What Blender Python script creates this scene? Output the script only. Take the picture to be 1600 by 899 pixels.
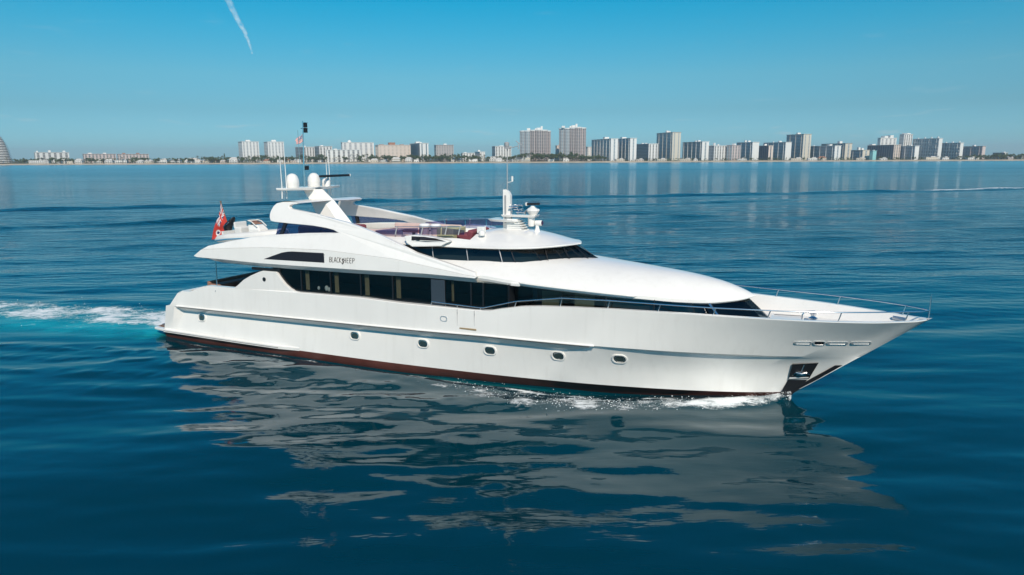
import bpy, bmesh, math, random
import numpy as np
from mathutils import Vector, Matrix
for o in list(bpy.data.objects): bpy.data.objects.remove(o)
S = bpy.context.scene; COL = S.collection
R = math.radians
random.seed(7); RNG = np.random.default_rng(7)

# ------------------------------------------------------------------ camera
cd = bpy.data.cameras.new('camera'); cam = bpy.data.objects.new('camera', cd); COL.objects.link(cam)
cd.sensor_width = 36; cd.lens = 24; cd.clip_start = 0.5; cd.clip_end = 40000
cam.location = (0, 0, 10)
cam.matrix_world = Matrix.Translation((0, 0, 10)) @ Matrix.Rotation(R(90-10.749), 4, 'X') @ Matrix.Rotation(R(-0.25), 4, 'Z')
S.camera = cam
# ------------------------------------------------------------------ sky, sun, exposure
SUN_AZ = (0.18, -0.984); SUN_EL = 40
w = bpy.data.worlds.new('World'); S.world = w; w.use_nodes = True
nt = w.node_tree; nt.nodes.clear()
N = nt.nodes.new; L = nt.links.new
out = N('ShaderNodeOutputWorld'); bg = N('ShaderNodeBackground'); bg.inputs[1].default_value = 0.10
sky = N('ShaderNodeTexSky'); sky.sky_type = 'NISHITA'; sky.sun_disc = False
sky.sun_elevation = R(SUN_EL); sky.sun_rotation = math.atan2(SUN_AZ[0], SUN_AZ[1])
sky.air_density = 1.0; sky.dust_density = 0.3; sky.ozone_density = 2.0
tc = N('ShaderNodeTexCoord'); sep = N('ShaderNodeSeparateXYZ'); L(tc.outputs['Generated'], sep.inputs[0])
ramp = N('ShaderNodeValToRGB'); L(sep.outputs['Z'], ramp.inputs[0])
SKY_TINT = [(0.0, (.325, .78, 1.26)), (0.012, (.31, .76, 1.2)), (0.065, (.275, .61, .80)), (.11, (.285, .72, .83)), (.165, (.13, .80, .93)), (.215, (.0, .84, 1.0)), (.27, (.0, .86, 1.16)), (0.6, (.0, .70, 1.06)), (1.0, (.3, .75, .9))]
el = ramp.color_ramp.elements
while len(el) < len(SKY_TINT): el.new(0.5)
for e, (p, c) in zip(el, SKY_TINT): e.position = p; e.color = (*c, 1)
mul = N('ShaderNodeMix'); mul.data_type = 'RGBA'; mul.blend_type = 'MULTIPLY'; mul.inputs[0].default_value = 1
L(sky.outputs[0], mul.inputs[6]); L(ramp.outputs[0], mul.inputs[7])
# thin wisps of cloud low over the land
mp = N('ShaderNodeMapping'); mp.inputs['Scale'].default_value = (9, 9, 60); L(tc.outputs['Generated'], mp.inputs[0])
nz = N('ShaderNodeTexNoise'); nz.inputs['Scale'].default_value = 1.6; nz.inputs['Detail'].default_value = 6; L(mp.outputs[0], nz.inputs['Vector'])
cr = N('ShaderNodeValToRGB'); cr.color_ramp.elements[0].position = .64; cr.color_ramp.elements[1].position = .80; L(nz.outputs[0], cr.inputs[0])
band = N('ShaderNodeValToRGB'); L(sep.outputs['Z'], band.inputs[0])
be = band.color_ramp.elements; be[0].position = 0.0; be[0].color = (0, 0, 0, 1); be[1].position = .03; be[1].color = (.6, .6, .6, 1)
x = be.new(.07); x.color = (.12, .12, .12, 1); x = be.new(.2); x.color = (0.05, .05, .05, 1)
mm = N('ShaderNodeMath'); mm.operation = 'MULTIPLY'; L(cr.outputs[0], mm.inputs[0]); L(band.outputs[0], mm.inputs[1])
mx = N('ShaderNodeMix'); mx.data_type = 'RGBA'; L(mm.outputs[0], mx.inputs[0]); L(mul.outputs[2], mx.inputs[6]); mx.inputs[7].default_value = (6.2, 6.9, 7.2, 1)
L(mx.outputs[2], bg.inputs[0]); L(bg.outputs[0], out.inputs[0])
sl = bpy.data.lights.new('sun', 'SUN'); sun = bpy.data.objects.new('sun', sl); COL.objects.link(sun)
sl.energy = 4.4; sl.angle = R(.5); sl.color = (1, .89, .75)
sd = Vector((SUN_AZ[0]*math.cos(R(SUN_EL)), SUN_AZ[1]*math.cos(R(SUN_EL)), math.sin(R(SUN_EL))))
sun.rotation_euler = sd.to_track_quat('Z', 'Y').to_euler(); sun.location = (0, -20, 60)
vs = S.view_settings; vs.view_transform = 'Standard'; vs.look = 'None'; vs.gamma = 1; vs.exposure = 0; vs.use_curve_mapping = False
S.render.engine = 'CYCLES'
S.cycles.max_bounces = 7; S.cycles.transparent_max_bounces = 12; S.cycles.caustics_reflective = False; S.cycles.caustics_refractive = False

# ------------------------------------------------------------------ materials
def mat(name, col, rough=.5, metal=0, noise=0, nscale=3, spec=.5, coat=0, ior=None):
    m = bpy.data.materials.new(name); m.use_nodes = True
    t = m.node_tree; b = t.nodes['Principled BSDF']
    b.inputs['Base Color'].default_value = (*col, 1); b.inputs['Roughness'].default_value = rough
    b.inputs['Metallic'].default_value = metal; b.inputs['Specular IOR Level'].default_value = spec
    b.inputs['Coat Weight'].default_value = coat; b.inputs['Coat Roughness'].default_value = .06
    if noise:
        co = t.nodes.new('ShaderNodeTexCoord'); n = t.nodes.new('ShaderNodeTexNoise'); n.inputs['Scale'].default_value = nscale; n.inputs['Detail'].default_value = 5
        t.links.new(co.outputs['Object'], n.inputs['Vector'])
        r = t.nodes.new('ShaderNodeValToRGB'); t.links.new(n.outputs[0], r.inputs[0])
        r.color_ramp.elements[0].position = .3; r.color_ramp.elements[1].position = .7
        r.color_ramp.elements[0].color = (*[c*(1-noise) for c in col], 1); r.color_ramp.elements[1].color = (*[min(1, c*(1+noise*.4)) for c in col], 1)
        t.links.new(r.outputs[0], b.inputs['Base Color'])
    return m
M = {}
def weathered(m, streak=.05, wav=.006):   # faint run-down stains and fairing waviness of painted plate
    t = m.node_tree; b = t.nodes['Principled BSDF']; src = b.inputs['Base Color'].links[0].from_socket
    co = t.nodes.new('ShaderNodeTexCoord'); mp = t.nodes.new('ShaderNodeMapping'); mp.inputs['Scale'].default_value = (3.2, 3.2, .22); t.links.new(co.outputs['Object'], mp.inputs[0])
    n = t.nodes.new('ShaderNodeTexNoise'); n.inputs['Scale'].default_value = 1.3; n.inputs['Detail'].default_value = 6; t.links.new(mp.outputs[0], n.inputs['Vector'])
    r = t.nodes.new('ShaderNodeMapRange'); r.inputs[1].default_value = .52; r.inputs[2].default_value = .75; r.inputs[3].default_value = 0; r.inputs[4].default_value = streak; t.links.new(n.outputs[0], r.inputs[0])
    x = t.nodes.new('ShaderNodeMix'); x.data_type = 'RGBA'; t.links.new(r.outputs[0], x.inputs[0]); t.links.new(src, x.inputs[6]); x.inputs[7].default_value = (.30, .26, .20, 1); t.links.new(x.outputs[2], b.inputs['Base Color'])
    n2 = t.nodes.new('ShaderNodeTexNoise'); n2.inputs['Scale'].default_value = .9; n2.inputs['Detail'].default_value = 2; t.links.new(co.outputs['Object'], n2.inputs['Vector'])
    bp = t.nodes.new('ShaderNodeBump'); bp.inputs['Strength'].default_value = 1; bp.inputs['Distance'].default_value = wav; t.links.new(n2.outputs[0], bp.inputs['Height']); t.links.new(bp.outputs[0], b.inputs['Normal']); t.links.new(bp.outputs[0], b.inputs['Coat Normal'])
M['gelcoat'] = mat('gelcoat', (.83, .81, .77), .25, noise=.035, nscale=.7, coat=.5); weathered(M['gelcoat'], .07, .012)
M['deck_white'] = mat('deck_white', (.78, .765, .735), .55, noise=.05, nscale=2)
M['antifoul'] = mat('antifoul', (.13, .040, .030), .5, noise=.25, nscale=1.5)
M['rail_line'] = mat('rail_line', (.06, .05, .05), .4)
M['steel'] = mat('steel', (.75, .76, .78), .16, 1)
M['brushed'] = mat('brushed', (.86, .86, .86), .42, .7)
M['dark_frame'] = mat('dark_frame', (.012, .014, .017), .35)
M['black'] = mat('black', (.015, .015, .018), .35)
M['louver'] = mat('louver', (.025, .022, .03), .45)
M['teak'] = mat('teak', (.22, .12, .065), .6, noise=.3, nscale=8)
M['brown_seat'] = mat('brown_seat', (.30, .16, .11), .7, noise=.2, nscale=5)
M['blush'] = mat('blush', (.60, .45, .41), .75, noise=.1, nscale=4)
M['wine'] = mat('wine', (.20, .045, .06), .7, noise=.15)
M['olive'] = mat('olive', (.42, .40, .24), .8, noise=.1)
M['curtain'] = mat('curtain', (.34, .25, .14), .8, noise=.15, nscale=6)
M['blind'] = mat('blind', (.20, .19, .13), .8, noise=.1, nscale=6)
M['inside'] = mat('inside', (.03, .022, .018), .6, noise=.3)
M['rubber'] = mat('rubber', (.72, .71, .68), .5, noise=.05)
M['blue_trim'] = mat('blue_trim', (.05, .22, .36), .4)
M['pilaster'] = mat('pilaster', (.042, .058, .075), .2)
M['grey_paint'] = mat('grey_paint', (.36, .37, .38), .45)
M['lens'] = mat('lens', (.05, .02, .06), .1)
M['red'] = mat('ensign_red', (.62, .05, .035), .8, noise=.08); M['navy_cloth'] = mat('navy_cloth', (.015, .03, .13), .8); M['white_cloth'] = mat('white_cloth', (.8, .78, .76), .8)
M['ink'] = mat('ink', (.02, .02, .025), .4)
def glass(name, tint, rough=.03, fac_min=.05):
    m = bpy.data.materials.new(name); m.use_nodes = True; t = m.node_tree; t.nodes.clear()
    o = t.nodes.new('ShaderNodeOutputMaterial'); mxs = t.nodes.new('ShaderNodeMixShader'); tr = t.nodes.new('ShaderNodeBsdfTransparent'); g = t.nodes.new('ShaderNodeBsdfGlossy')
    fr = t.nodes.new('ShaderNodeFresnel'); gb = t.nodes.new('ShaderNodeNewGeometry'); mb_ = t.nodes.new('ShaderNodeMapRange'); mb_.inputs[3].default_value = 1.5; mb_.inputs[4].default_value = 1/1.5; t.links.new(gb.outputs['Backfacing'], mb_.inputs[0]); t.links.new(mb_.outputs[0], fr.inputs[0])
    tr.inputs[0].default_value = (*tint, 1); g.inputs['Roughness'].default_value = rough; g.inputs[0].default_value = (.95, .97, 1, 1)
    t.links.new(fr.outputs[0], mxs.inputs[0]); t.links.new(tr.outputs[0], mxs.inputs[1]); t.links.new(g.outputs[0], mxs.inputs[2]); t.links.new(mxs.outputs[0], o.inputs[0])
    return m
M['tinted'] = glass('tinted_glass', (.42, .48, .48))
M['dark_glass'] = glass('dark_glass', (.13, .17, .18))
M['purple'] = glass('purple_glass', (.56, .55, .70))
M['porthole_glass'] = mat('porthole_glass', (.03, .05, .05), .05, spec=.8)

# ------------------------------------------------------------------ helpers
def tag(o, label=None, cat=None, group=None, kind=None):
    if label: o['label'] = label
    if cat: o['category'] = cat
    if group: o['group'] = group
    if kind: o['kind'] = kind
    return o
def empty(name, loc=(0, 0, 0), rz=0):
    o = bpy.data.objects.new(name, None); COL.objects.link(o); o.location = loc; o.rotation_euler = (0, 0, rz); o.empty_display_size = .5; return o
class MB:
    def __init__(s): s.v = []; s.f = []; s.m = []
    def add(s, vs, fs, mi=0):
        b = len(s.v); s.v += [tuple(map(float, p)) for p in vs]; s.f += [tuple(b+i for i in f) for f in fs]; s.m += [mi]*len(fs); return s
    def box(s, c, d, rz=0, ry=0, mi=0, rx=0):
        hx, hy, hz = d[0]/2, d[1]/2, d[2]/2
        m = Matrix.Rotation(rz, 3, 'Z') @ Matrix.Rotation(ry, 3, 'Y') @ Matrix.Rotation(rx, 3, 'X')
        p = [m @ Vector(q) + Vector(c) for q in [(-hx,-hy,-hz),(hx,-hy,-hz),(hx,hy,-hz),(-hx,hy,-hz),(-hx,-hy,hz),(hx,-hy,hz),(hx,hy,hz),(-hx,hy,hz)]]
        return s.add(p, [(0,3,2,1),(4,5,6,7),(0,1,5,4),(1,2,6,5),(2,3,7,6),(3,0,4,7)], mi)
    def tube(s, path, r, n=8, mi=0, cap=True, sc=None):
        path = [Vector(p) for p in path]; rs = r if isinstance(r, (list, tuple)) else [r]*len(path)
        vs = []; up0 = None
        for i, p in enumerate(path):
            a = path[max(0, i-1)]; b = path[min(len(path)-1, i+1)]; d = (b-a).normalized()
            if up0 is None: up0 = Vector((0, 0, 1)) if abs(d.z) < .9 else Vector((1, 0, 0))
            sd_ = d.cross(up0).normalized(); up = sd_.cross(d).normalized(); up0 = up
            for k in range(n):
                t = 2*math.pi*k/n
                vs.append(p + rs[i]*(math.cos(t)*sd_ + math.sin(t)*up))
        fs = [(i*n+k, i*n+(k+1) % n, (i+1)*n+(k+1) % n, (i+1)*n+k) for i in range(len(path)-1) for k in range(n)]
        if cap: fs += [tuple(range(n))[::-1], tuple((len(path)-1)*n+k for k in range(n))]
        return s.add(vs, fs, mi)
    def lathe(s, prof, c, n=16, mi=0, axis=None):
        q = Vector((0, 0, 1)).rotation_difference(Vector(axis)) if axis else None
        vs = []
        for r, z in prof:
            for k in range(n):
                t = 2*math.pi*k/n; p = Vector((r*math.cos(t), r*math.sin(t), z))
                if q: p = q @ p
                vs.append(p + Vector(c))
        fs = [(i*n+k, i*n+(k+1) % n, (i+1)*n+(k+1) % n, (i+1)*n+k) for i in range(len(prof)-1) for k in range(n)]
        fs += [tuple(range(n))[::-1], tuple((len(prof)-1)*n+k for k in range(n))]
        return s.add(vs, fs, mi)
    def loft(s, rows, mi=0, close=False, flip=False):
        n = len(rows[0]); vs = [p for r in rows for p in r]; fs = []
        for i in range(len(rows)-1):
            for k in range(n if close else n-1):
                a, b, c, d = i*n+k, i*n+(k+1) % n, (i+1)*n+(k+1) % n, (i+1)*n+k
                fs.append((d, c, b, a) if flip else (a, b, c, d))
        return s.add(vs, fs, mi)
    def plate(s, pts_out, pts_in, mi=0):
        n = len(pts_out)
        fs = [tuple(range(n)), tuple(range(2*n-1, n-1, -1))] + [((i+1) % n, i, n+i, n+(i+1) % n) for i in range(n)]
        return s.add(list(pts_out)+list(pts_in), fs, mi)
    def build(s, name, mats, parent=None, smooth=None, loc=None, bevel=0):
        me = bpy.data.meshes.new(name); me.from_pydata(s.v, [], s.f)
        if not isinstance(mats, (list, tuple)): mats = [mats]
        for m_ in mats: me.materials.append(m_)
        me.polygons.foreach_set('material_index', s.m)
        bm = bmesh.new(); bm.from_mesh(me)
        bmesh.ops.remove_doubles(bm, verts=bm.verts, dist=.0005)
        bmesh.ops.recalc_face_normals(bm, faces=bm.faces); bm.to_mesh(me); bm.free()
        if smooth:
            me.polygons.foreach_set('use_smooth', [True]*len(me.polygons)); me.set_sharp_from_angle(angle=R(smooth))
        o = bpy.data.objects.new(name, me); COL.objects.link(o)
        if parent: o.parent = parent
        if loc: o.location = loc
        if bevel:
            bv = o.modifiers.new('bevel', 'BEVEL'); bv.width = bevel; bv.segments = 2; bv.limit_method = 'ANGLE'; bv.angle_limit = R(40)
        return o
def pchip(xs, ys):
    xs = np.array(xs, float); ys = np.array(ys, float); h = np.diff(xs); d = np.diff(ys)/h; m = np.zeros(len(xs))
    m[0], m[-1] = d[0], d[-1]
    for i in range(1, len(xs)-1):
        if d[i-1]*d[i] > 0:
            w1, w2 = 2*h[i]+h[i-1], h[i]+2*h[i-1]; m[i] = (w1+w2)/(w1/d[i-1]+w2/d[i])
    def f(x):
        x = min(max(float(x), xs[0]), xs[-1]); i = min(max(int(np.searchsorted(xs, x))-1, 0), len(h)-1); t = (x-xs[i])/h[i]
        return float((2*t**3-3*t**2+1)*ys[i] + (t**3-2*t**2+t)*h[i]*m[i] + (-2*t**3+3*t**2)*ys[i+1] + (t**3-t**2)*h[i]*m[i+1])
    return f
def tabf(*pts): return pchip([p[0] for p in pts], [p[1] for p in pts])
def linf(*pts):
    a = [p[0] for p in pts]; b = [p[1] for p in pts]
    return lambda x: float(np.interp(x, a, b))
# ------------------------------------------------------------------ the sea
YO = np.array([-3.083, 34.170]); YAW = R(-24.62)
def noise_sum(x, y, n, lam0, lam1, slope, seed, ang0=math.pi/2, spread=.5):
    r = np.random.default_rng(seed); z = np.zeros_like(x)
    for i in range(n):
        lam = lam0*(lam1/lam0)**r.random(); a = ang0 + r.normal()*spread; k = 2*math.pi/lam
        ph = r.random()*6.283
        wx = x + 1.3*np.sin(y*.11+r.random()*6)+1.1*np.sin(x*.07+r.random()*6)
        z += slope/k/math.sqrt(n)*1.4*np.sin(k*(wx*math.cos(a)+y*math.sin(a))+ph)
    return z
def seg_dist(x, y, pts):
    best = np.full(x.shape, 1e9); side = np.zeros_like(x)
    for (ax, ay), (bx, by) in zip(pts[:-1], pts[1:]):
        dx, dy = bx-ax, by-ay; l2 = dx*dx+dy*dy
        t = np.clip(((x-ax)*dx+(y-ay)*dy)/l2, 0, 1)
        px, py = x-(ax+t*dx), y-(ay+t*dy); d = np.hypot(px, py); s_ = np.sign(dx*py-dy*px)
        m_ = d < best; best = np.where(m_, d, best); side = np.where(m_, s_, side)
    return best*side
def grid_axis(lo, hi, f0, f1, step, grow, mx):
    a = list(np.arange(f0, f1, step)); s_ = step; v = a[-1]
    while v < hi: s_ = min(s_*grow, mx); v += s_; a.append(v)
    s_ = step; v = a[0]; b = []
    while v > lo: s_ = min(s_*grow, mx); v -= s_; b.append(v)
    return np.array(b[::-1]+a)
ax_ = grid_axis(-7000, 7000, -42, 34, .17, 1.028, 400); ay_ = grid_axis(-400, 1440, 12, 60, .13, 1.012, 30)
X, Y = np.meshgrid(ax_, ay_)
DX = np.gradient(ax_)[None, :]; DY = np.gradient(ay_)[:, None]; DS = np.maximum(DX*.35, DY)+0*X
c_, s_ = math.cos(YAW), math.sin(YAW)
BX = c_*(X-YO[0])+s_*(Y-YO[1]); BY = -s_*(X-YO[0])+c_*(Y-YO[1])          # yacht frame
fade = lambda lam: np.clip((lam/DS-3)/4, 0, 1)
Z = np.zeros_like(X)
Z += noise_sum(X, Y, 26, 5, 16, .024, 1, R(97), .30)*fade(6)
Z += noise_sum(X, Y, 34, 1.8, 5, .030, 2, R(95), .28)*fade(2)*(.55+.45*np.sin(X*.05+Y*.09+1)*np.sin(X*.031-Y*.047))
near_ = np.exp(-((BX-3)/20)**2-((BY+9)/8)**2)
Z += (.45+.55*near_)*noise_sum(X, Y, 44, .8, 2.2, .055, 31, R(91), .14)*fade(.75)
Z += near_*noise_sum(X, Y, 30, 2.0, 5, .050, 33, R(86), .30)*fade(1.6)
Z += noise_sum(X, Y, 30, .8, 1.8, .018, 3, R(85), .6)*fade(.9)*(.5+.5*np.sin(X*.09+Y*.13+2)*np.sin(X*.06-Y*.08))
windy = np.clip((Y-36)/50, 0, 1); windy = windy*windy*(3-2*windy); Z *= 1+.9*windy
Z += windy*noise_sum(X, Y, 40, 1.2, 4, .045, 41, R(93), .22)*fade(1.5)
# wakes left by another boat crossing farther out
WA = [(-330, 78), (-103.6, 138.9), (-88.2, 143.3), (-54.2, 157.4), (-36.9, 165.7), (-6.5, 176.8), (11.7, 178.4), (51.6, 184.4), (97.6, 197.9), (117, 200), (158, 212.7), (330, 260)]
WB = [(-230, 50), (-76.4, 101.9), (-62.9, 108.3), (-50.9, 115.7), (-43, 124.6), (-19.5, 130.8), (0, 139.8), (40, 153), (100, 178)]
WC = [(-125.7, 683), (52.8, 567), (168, 568), (289, 568), (418, 565), (700, 560)]
dA, dB, dC = seg_dist(X, Y, WA), seg_dist(X, Y, WB), seg_dist(X, Y, WC)
wob = 1+.35*np.sin(X*.13+1)+.25*np.sin(X*.31)
Z += .38*np.exp(-(dA/2.2)**2)*wob-.22*np.exp(-((dA+4.2)/2.6)**2)+.10*np.exp(-((dA+8)/2.2)**2)*wob
endB = np.clip((100-X)/80, 0, 1)
Z += (.30*np.exp(-(dB/1.6)**2)*wob-.16*np.exp(-((dB+3)/2)**2)+.06*np.exp(-((dB+6)/1.8)**2))*endB
Z += .5*np.exp(-(dC/9)**2)*np.clip((X+130)/200, 0, 1)
# the yacht's own waves: bow wave, trough beside the hull, stern wake
hb = np.interp(BX, [-17, -10, -3, 3, 7, 10.3, 13.9, 16.05], [3.4, 3.5, 3.45, 3.0, 2.4, 1.8, .87, 0])
off = np.abs(BY)-hb
foam_o = np.interp(BX, [-15, -10, -3, 3.2, 6.1, 8.1, 10, 12, 13.9, 15.3, 16.1], [3.9, 3.95, 4.45, 4.9, 5.7, 5.3, 4.5, 3.5, 2.6, 1.6, .6])
foam_i = np.interp(BX, [-15, -3, 0, 6.5, 9.5, 13, 15.2, 16.1], [3.7, 3.75, 3.8, 3.55, 3.0, 1.75, .5, -.2])
inX = np.clip((16.4-BX)/.5, 0, 1)*np.clip((BX+17)/3, 0, 1)
mid = (foam_o+foam_i)/2; wid = (foam_o-foam_i)/2
band_ = np.exp(-((np.abs(BY)-mid)/np.maximum(wid, .18))**2)
ripple = noise_sum(X, Y, 30, .35, 1.2, .22, 11, 0, 3)*fade(.5)
Z += inX*band_*(.06+.20*np.clip((BX-9)/7, 0, 1))+inX*band_*ripple*.45
Z -= inX*.20*np.exp(-((off-.15)/.42)**2)*np.clip((13-BX)/5, 0, 1)
patch0 = noise_sum(X, Y, 40, .5, 3, .25, 23, R(65), 3); patch0 = np.clip(.5+patch0/(2.2*patch0[(np.abs(BX) < 30) & (np.abs(BY) < 12)].std()), 0, 1.2)
for k_, (a0, sl_) in enumerate([(7.5, .33), (2.0, .32), (-4, .30), (-10, .30)]):      # diverging wave crests
    d_ = (np.abs(BY)-(4.6+(a0-BX)*sl_)); Z += .09*(.5+patch0)*np.exp(-(d_/.6)**2)*np.clip((a0-BX)/3, 0, 1)*np.exp(-np.clip(a0-BX, 0, 99)/16)
aft = np.clip((-16.9-BX)/1.2, 0, 1); dist = np.clip(-17-BX, 0, 999)
cy_ = .35-.19*dist; halfw = 2.6+.03*dist
wake = aft*np.exp(-((BY-cy_)/halfw)**4)*np.exp(-dist/90)
Z += wake*(ripple*.8+.10*np.exp(-dist/12))+aft*.05*np.exp(-((np.abs(BY-cy_)-halfw-.7)/.9)**2)*np.exp(-dist/40)
fm = inX*np.exp(-((np.abs(BY)-mid)/np.maximum(wid*1.15, .25))**4)*(.42+.40*np.clip((BX+2)/9, 0, 1)+.35*np.clip((BX-11)/4, 0, 1))*(.55+.50*patch0)
fm = np.maximum(fm, inX*np.exp(-((np.abs(BY)-foam_i+.02)/.20)**2)*(.55+.6*patch0))
patch = noise_sum(X, Y, 40, .7, 5, .25, 21, R(65), 1.2); patch = np.clip(.5+patch/(2.2*patch[(np.abs(BX) < 30) & (np.abs(BY) < 12)].std()), 0, 1.2)
wk = aft*np.exp(-((BY-cy_)/(2.3+.02*dist))**4)*np.exp(-dist/60)
fm = np.maximum(fm, wk*(.72+.55*patch))
fm = np.maximum(fm, .75*aft*np.exp(-((BY-cy_+.6)/3.0)**2)*patch*np.exp(-dist/40))
fm = np.maximum(fm, aft*np.exp(-dist/1.3)*np.exp(-((BY)/3.3)**6)*1.1)
fm = np.maximum(fm, 1.25*np.exp(-((dA-.3)/2.2)**2)*np.clip((X-112)/12, 0, 1)*np.exp(-np.clip(X-150, 0, 999)/60)*.9)
aer = np.clip(aft*np.exp(-((BY-cy_+1.5)/3.4)**4)*np.exp(-dist/45)*(.7+.5*patch), 0, 1)
aer = np.maximum(aer, .45*inX*np.exp(-((off-.22)/.12)**2)*np.clip((9-BX)/4, 0, 1)*np.clip((BX+3)/4, 0, 1))
ny, nx = X.shape
me = bpy.data.meshes.new('water'); idx = np.arange(nx*ny).reshape(ny, nx)
q = np.stack([idx[:-1, :-1], idx[:-1, 1:], idx[1:, 1:], idx[1:, :-1]], -1).reshape(-1, 4)
me.vertices.add(nx*ny); me.vertices.foreach_set('co', np.stack([X, Y, Z], -1).reshape(-1).astype(np.float32))
me.loops.add(q.size); me.loops.foreach_set('vertex_index', q.reshape(-1).astype(np.int32))
me.polygons.add(len(q)); me.polygons.foreach_set('loop_start', (np.arange(len(q))*4).astype(np.int32)); me.polygons.foreach_set('loop_total', np.full(len(q), 4, np.int32))
me.polygons.foreach_set('use_smooth', np.ones(len(q), bool)); me.update(calc_edges=True)
for nm, arr in (('foam', fm), ('aerated', aer)):
    a = me.attributes.new(nm, 'FLOAT', 'POINT'); a.data.foreach_set('value', arr.reshape(-1).astype(np.float32))
water = bpy.data.objects.new('water', me); COL.objects.link(water); tag(water, 'calm teal blue sea with the yacht\'s foam and wake', None, None, 'structure')

m = bpy.data.materials.new('sea_water'); m.use_nodes = True; t = m.node_tree; b = t.nodes['Principled BSDF']; n_ = t.nodes.new; l_ = t.links.new
WATER_COL = (.0, .030, .046); b.inputs['Roughness'].default_value = .035; b.inputs['IOR'].default_value = 1.45; b.inputs['Specular IOR Level'].default_value = .5; b.inputs['Specular Tint'].default_value = (.5, .95, 1, 1)
geo = n_('ShaderNodeNewGeometry')
def nz(scale, detail, sxyz=(1, 1, 1), rough=.55, dist=0, rz=0):
    mp_ = n_('ShaderNodeMapping'); mp_.inputs['Scale'].default_value = sxyz; mp_.inputs['Rotation'].default_value = (0, 0, rz); l_(geo.outputs['Position'], mp_.inputs[0])
    z = n_('ShaderNodeTexNoise'); z.inputs['Scale'].default_value = scale; z.inputs['Detail'].default_value = detail; z.inputs['Roughness'].default_value = rough; z.inputs['Distortion'].default_value = dist
    l_(mp_.outputs[0], z.inputs['Vector']); return z.outputs[0]
def mth(op, a, b_=None, c=None):
    x_ = n_('ShaderNodeMath'); x_.operation = op
    for i, v in enumerate((a, b_, c)):
        if v is None: continue
        if isinstance(v, (int, float)): x_.inputs[i].default_value = v
        else: l_(v, x_.inputs[i])
    return x_.outputs[0]
fa = n_('ShaderNodeAttribute'); fa.attribute_name = 'foam'; aa = n_('ShaderNodeAttribute'); aa.attribute_name = 'aerated'
fine = nz(5.5, 8, (.55, 1, 1), .72, .8, R(20)); lace = nz(1.5, 5, (.5, 1, 1), .62, 1.5, R(20))
mix_ = mth('ADD', mth('MULTIPLY', fine, .5), mth('MULTIPLY', lace, .7))
thr = mth('SUBTRACT', .78, mth('MULTIPLY', fa.outputs['Fac'], .36))
foamf = n_('ShaderNodeMapRange'); foamf.interpolation_type = 'SMOOTHSTEP'; l_(mth('SUBTRACT', mix_, thr), foamf.inputs[0]); foamf.inputs[1].default_value = 0; foamf.inputs[2].default_value = .25
foam = mth('MULTIPLY', foamf.outputs[0], mth('MINIMUM', mth('MULTIPLY', fa.outputs['Fac'], 6), 1))
big = nz(.035, 3, (.5, 1, 1))
rc = n_('ShaderNodeValToRGB'); l_(big, rc.inputs[0]); rc.color_ramp.elements[0].position = .3; rc.color_ramp.elements[1].position = .7
rc.color_ramp.elements[0].color = (0, WATER_COL[1]*.85, WATER_COL[2]*.88, 1); rc.color_ramp.elements[1].color = (0, WATER_COL[1]*1.15, WATER_COL[2]*1.1, 1)
c1 = n_('ShaderNodeMix'); c1.data_type = 'RGBA'; l_(mth('MULTIPLY', aa.outputs['Fac'], mth('ADD', .35, lace)), c1.inputs[0]); l_(rc.outputs[0], c1.inputs[6]); c1.inputs[7].default_value = (.01, .34, .36, 1)
c2 = n_('ShaderNodeMix'); c2.data_type = 'RGBA'; l_(foam, c2.inputs[0]); l_(c1.outputs[2], c2.inputs[6]); c2.inputs[7].default_value = (.86, .88, .88, 1)
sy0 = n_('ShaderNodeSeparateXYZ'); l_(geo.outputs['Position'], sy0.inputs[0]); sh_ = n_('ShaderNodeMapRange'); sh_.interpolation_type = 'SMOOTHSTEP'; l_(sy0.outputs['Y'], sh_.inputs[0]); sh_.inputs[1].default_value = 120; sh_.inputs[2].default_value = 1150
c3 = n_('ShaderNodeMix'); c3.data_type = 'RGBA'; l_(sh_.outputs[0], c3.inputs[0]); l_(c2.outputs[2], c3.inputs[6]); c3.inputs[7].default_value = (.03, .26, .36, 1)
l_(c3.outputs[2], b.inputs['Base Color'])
ROUGH = mth('ADD', .035, mth('MULTIPLY', foam, .6))
# small ripples below the mesh resolution
sy = n_('ShaderNodeSeparateXYZ'); l_(geo.outputs['Position'], sy.inputs[0])
wind = n_('ShaderNodeMapRange'); wind.interpolation_type = 'SMOOTHSTEP'; l_(sy.outputs['Y'], wind.inputs[0]); wind.inputs[1].default_value = 36; wind.inputs[2].default_value = 100; wind.inputs[3].default_value = .07; wind.inputs[4].default_value = 1
gust = nz(.012, 3, (.35, 1, 1), .5)
wf = mth('MULTIPLY', wind.outputs[0], mth('ADD', .45, mth('MULTIPLY', gust, 1.1)))
h = mth('ADD', mth('MULTIPLY', nz(.55, 4, (.32, 1, 1), .62, .3), .40), mth('MULTIPLY', nz(.10, 3, (.3, 1, 1), .5), .60))
h = mth('ADD', h, mth('MULTIPLY', nz(2.2, 4, (.4, 1, 1), .6), .05))
h = mth('MULTIPLY', h, wf)
far_ = n_('ShaderNodeMapRange'); far_.interpolation_type = 'SMOOTHSTEP'; l_(sy.outputs['Y'], far_.inputs[0]); far_.inputs[1].default_value = 90; far_.inputs[2].default_value = 600; far_.inputs[4].default_value = .11
l_(mth('ADD', mth('ADD', ROUGH, mth('MULTIPLY', wf, .05)), far_.outputs[0]), b.inputs['Roughness'])
h = mth('ADD', h, mth('MULTIPLY', nz(2.6, 2, (.3, 1, 1), .4), .003))
h = mth('ADD', h, mth('MULTIPLY', mth('MULTIPLY', foam, fine), .05))
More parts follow.
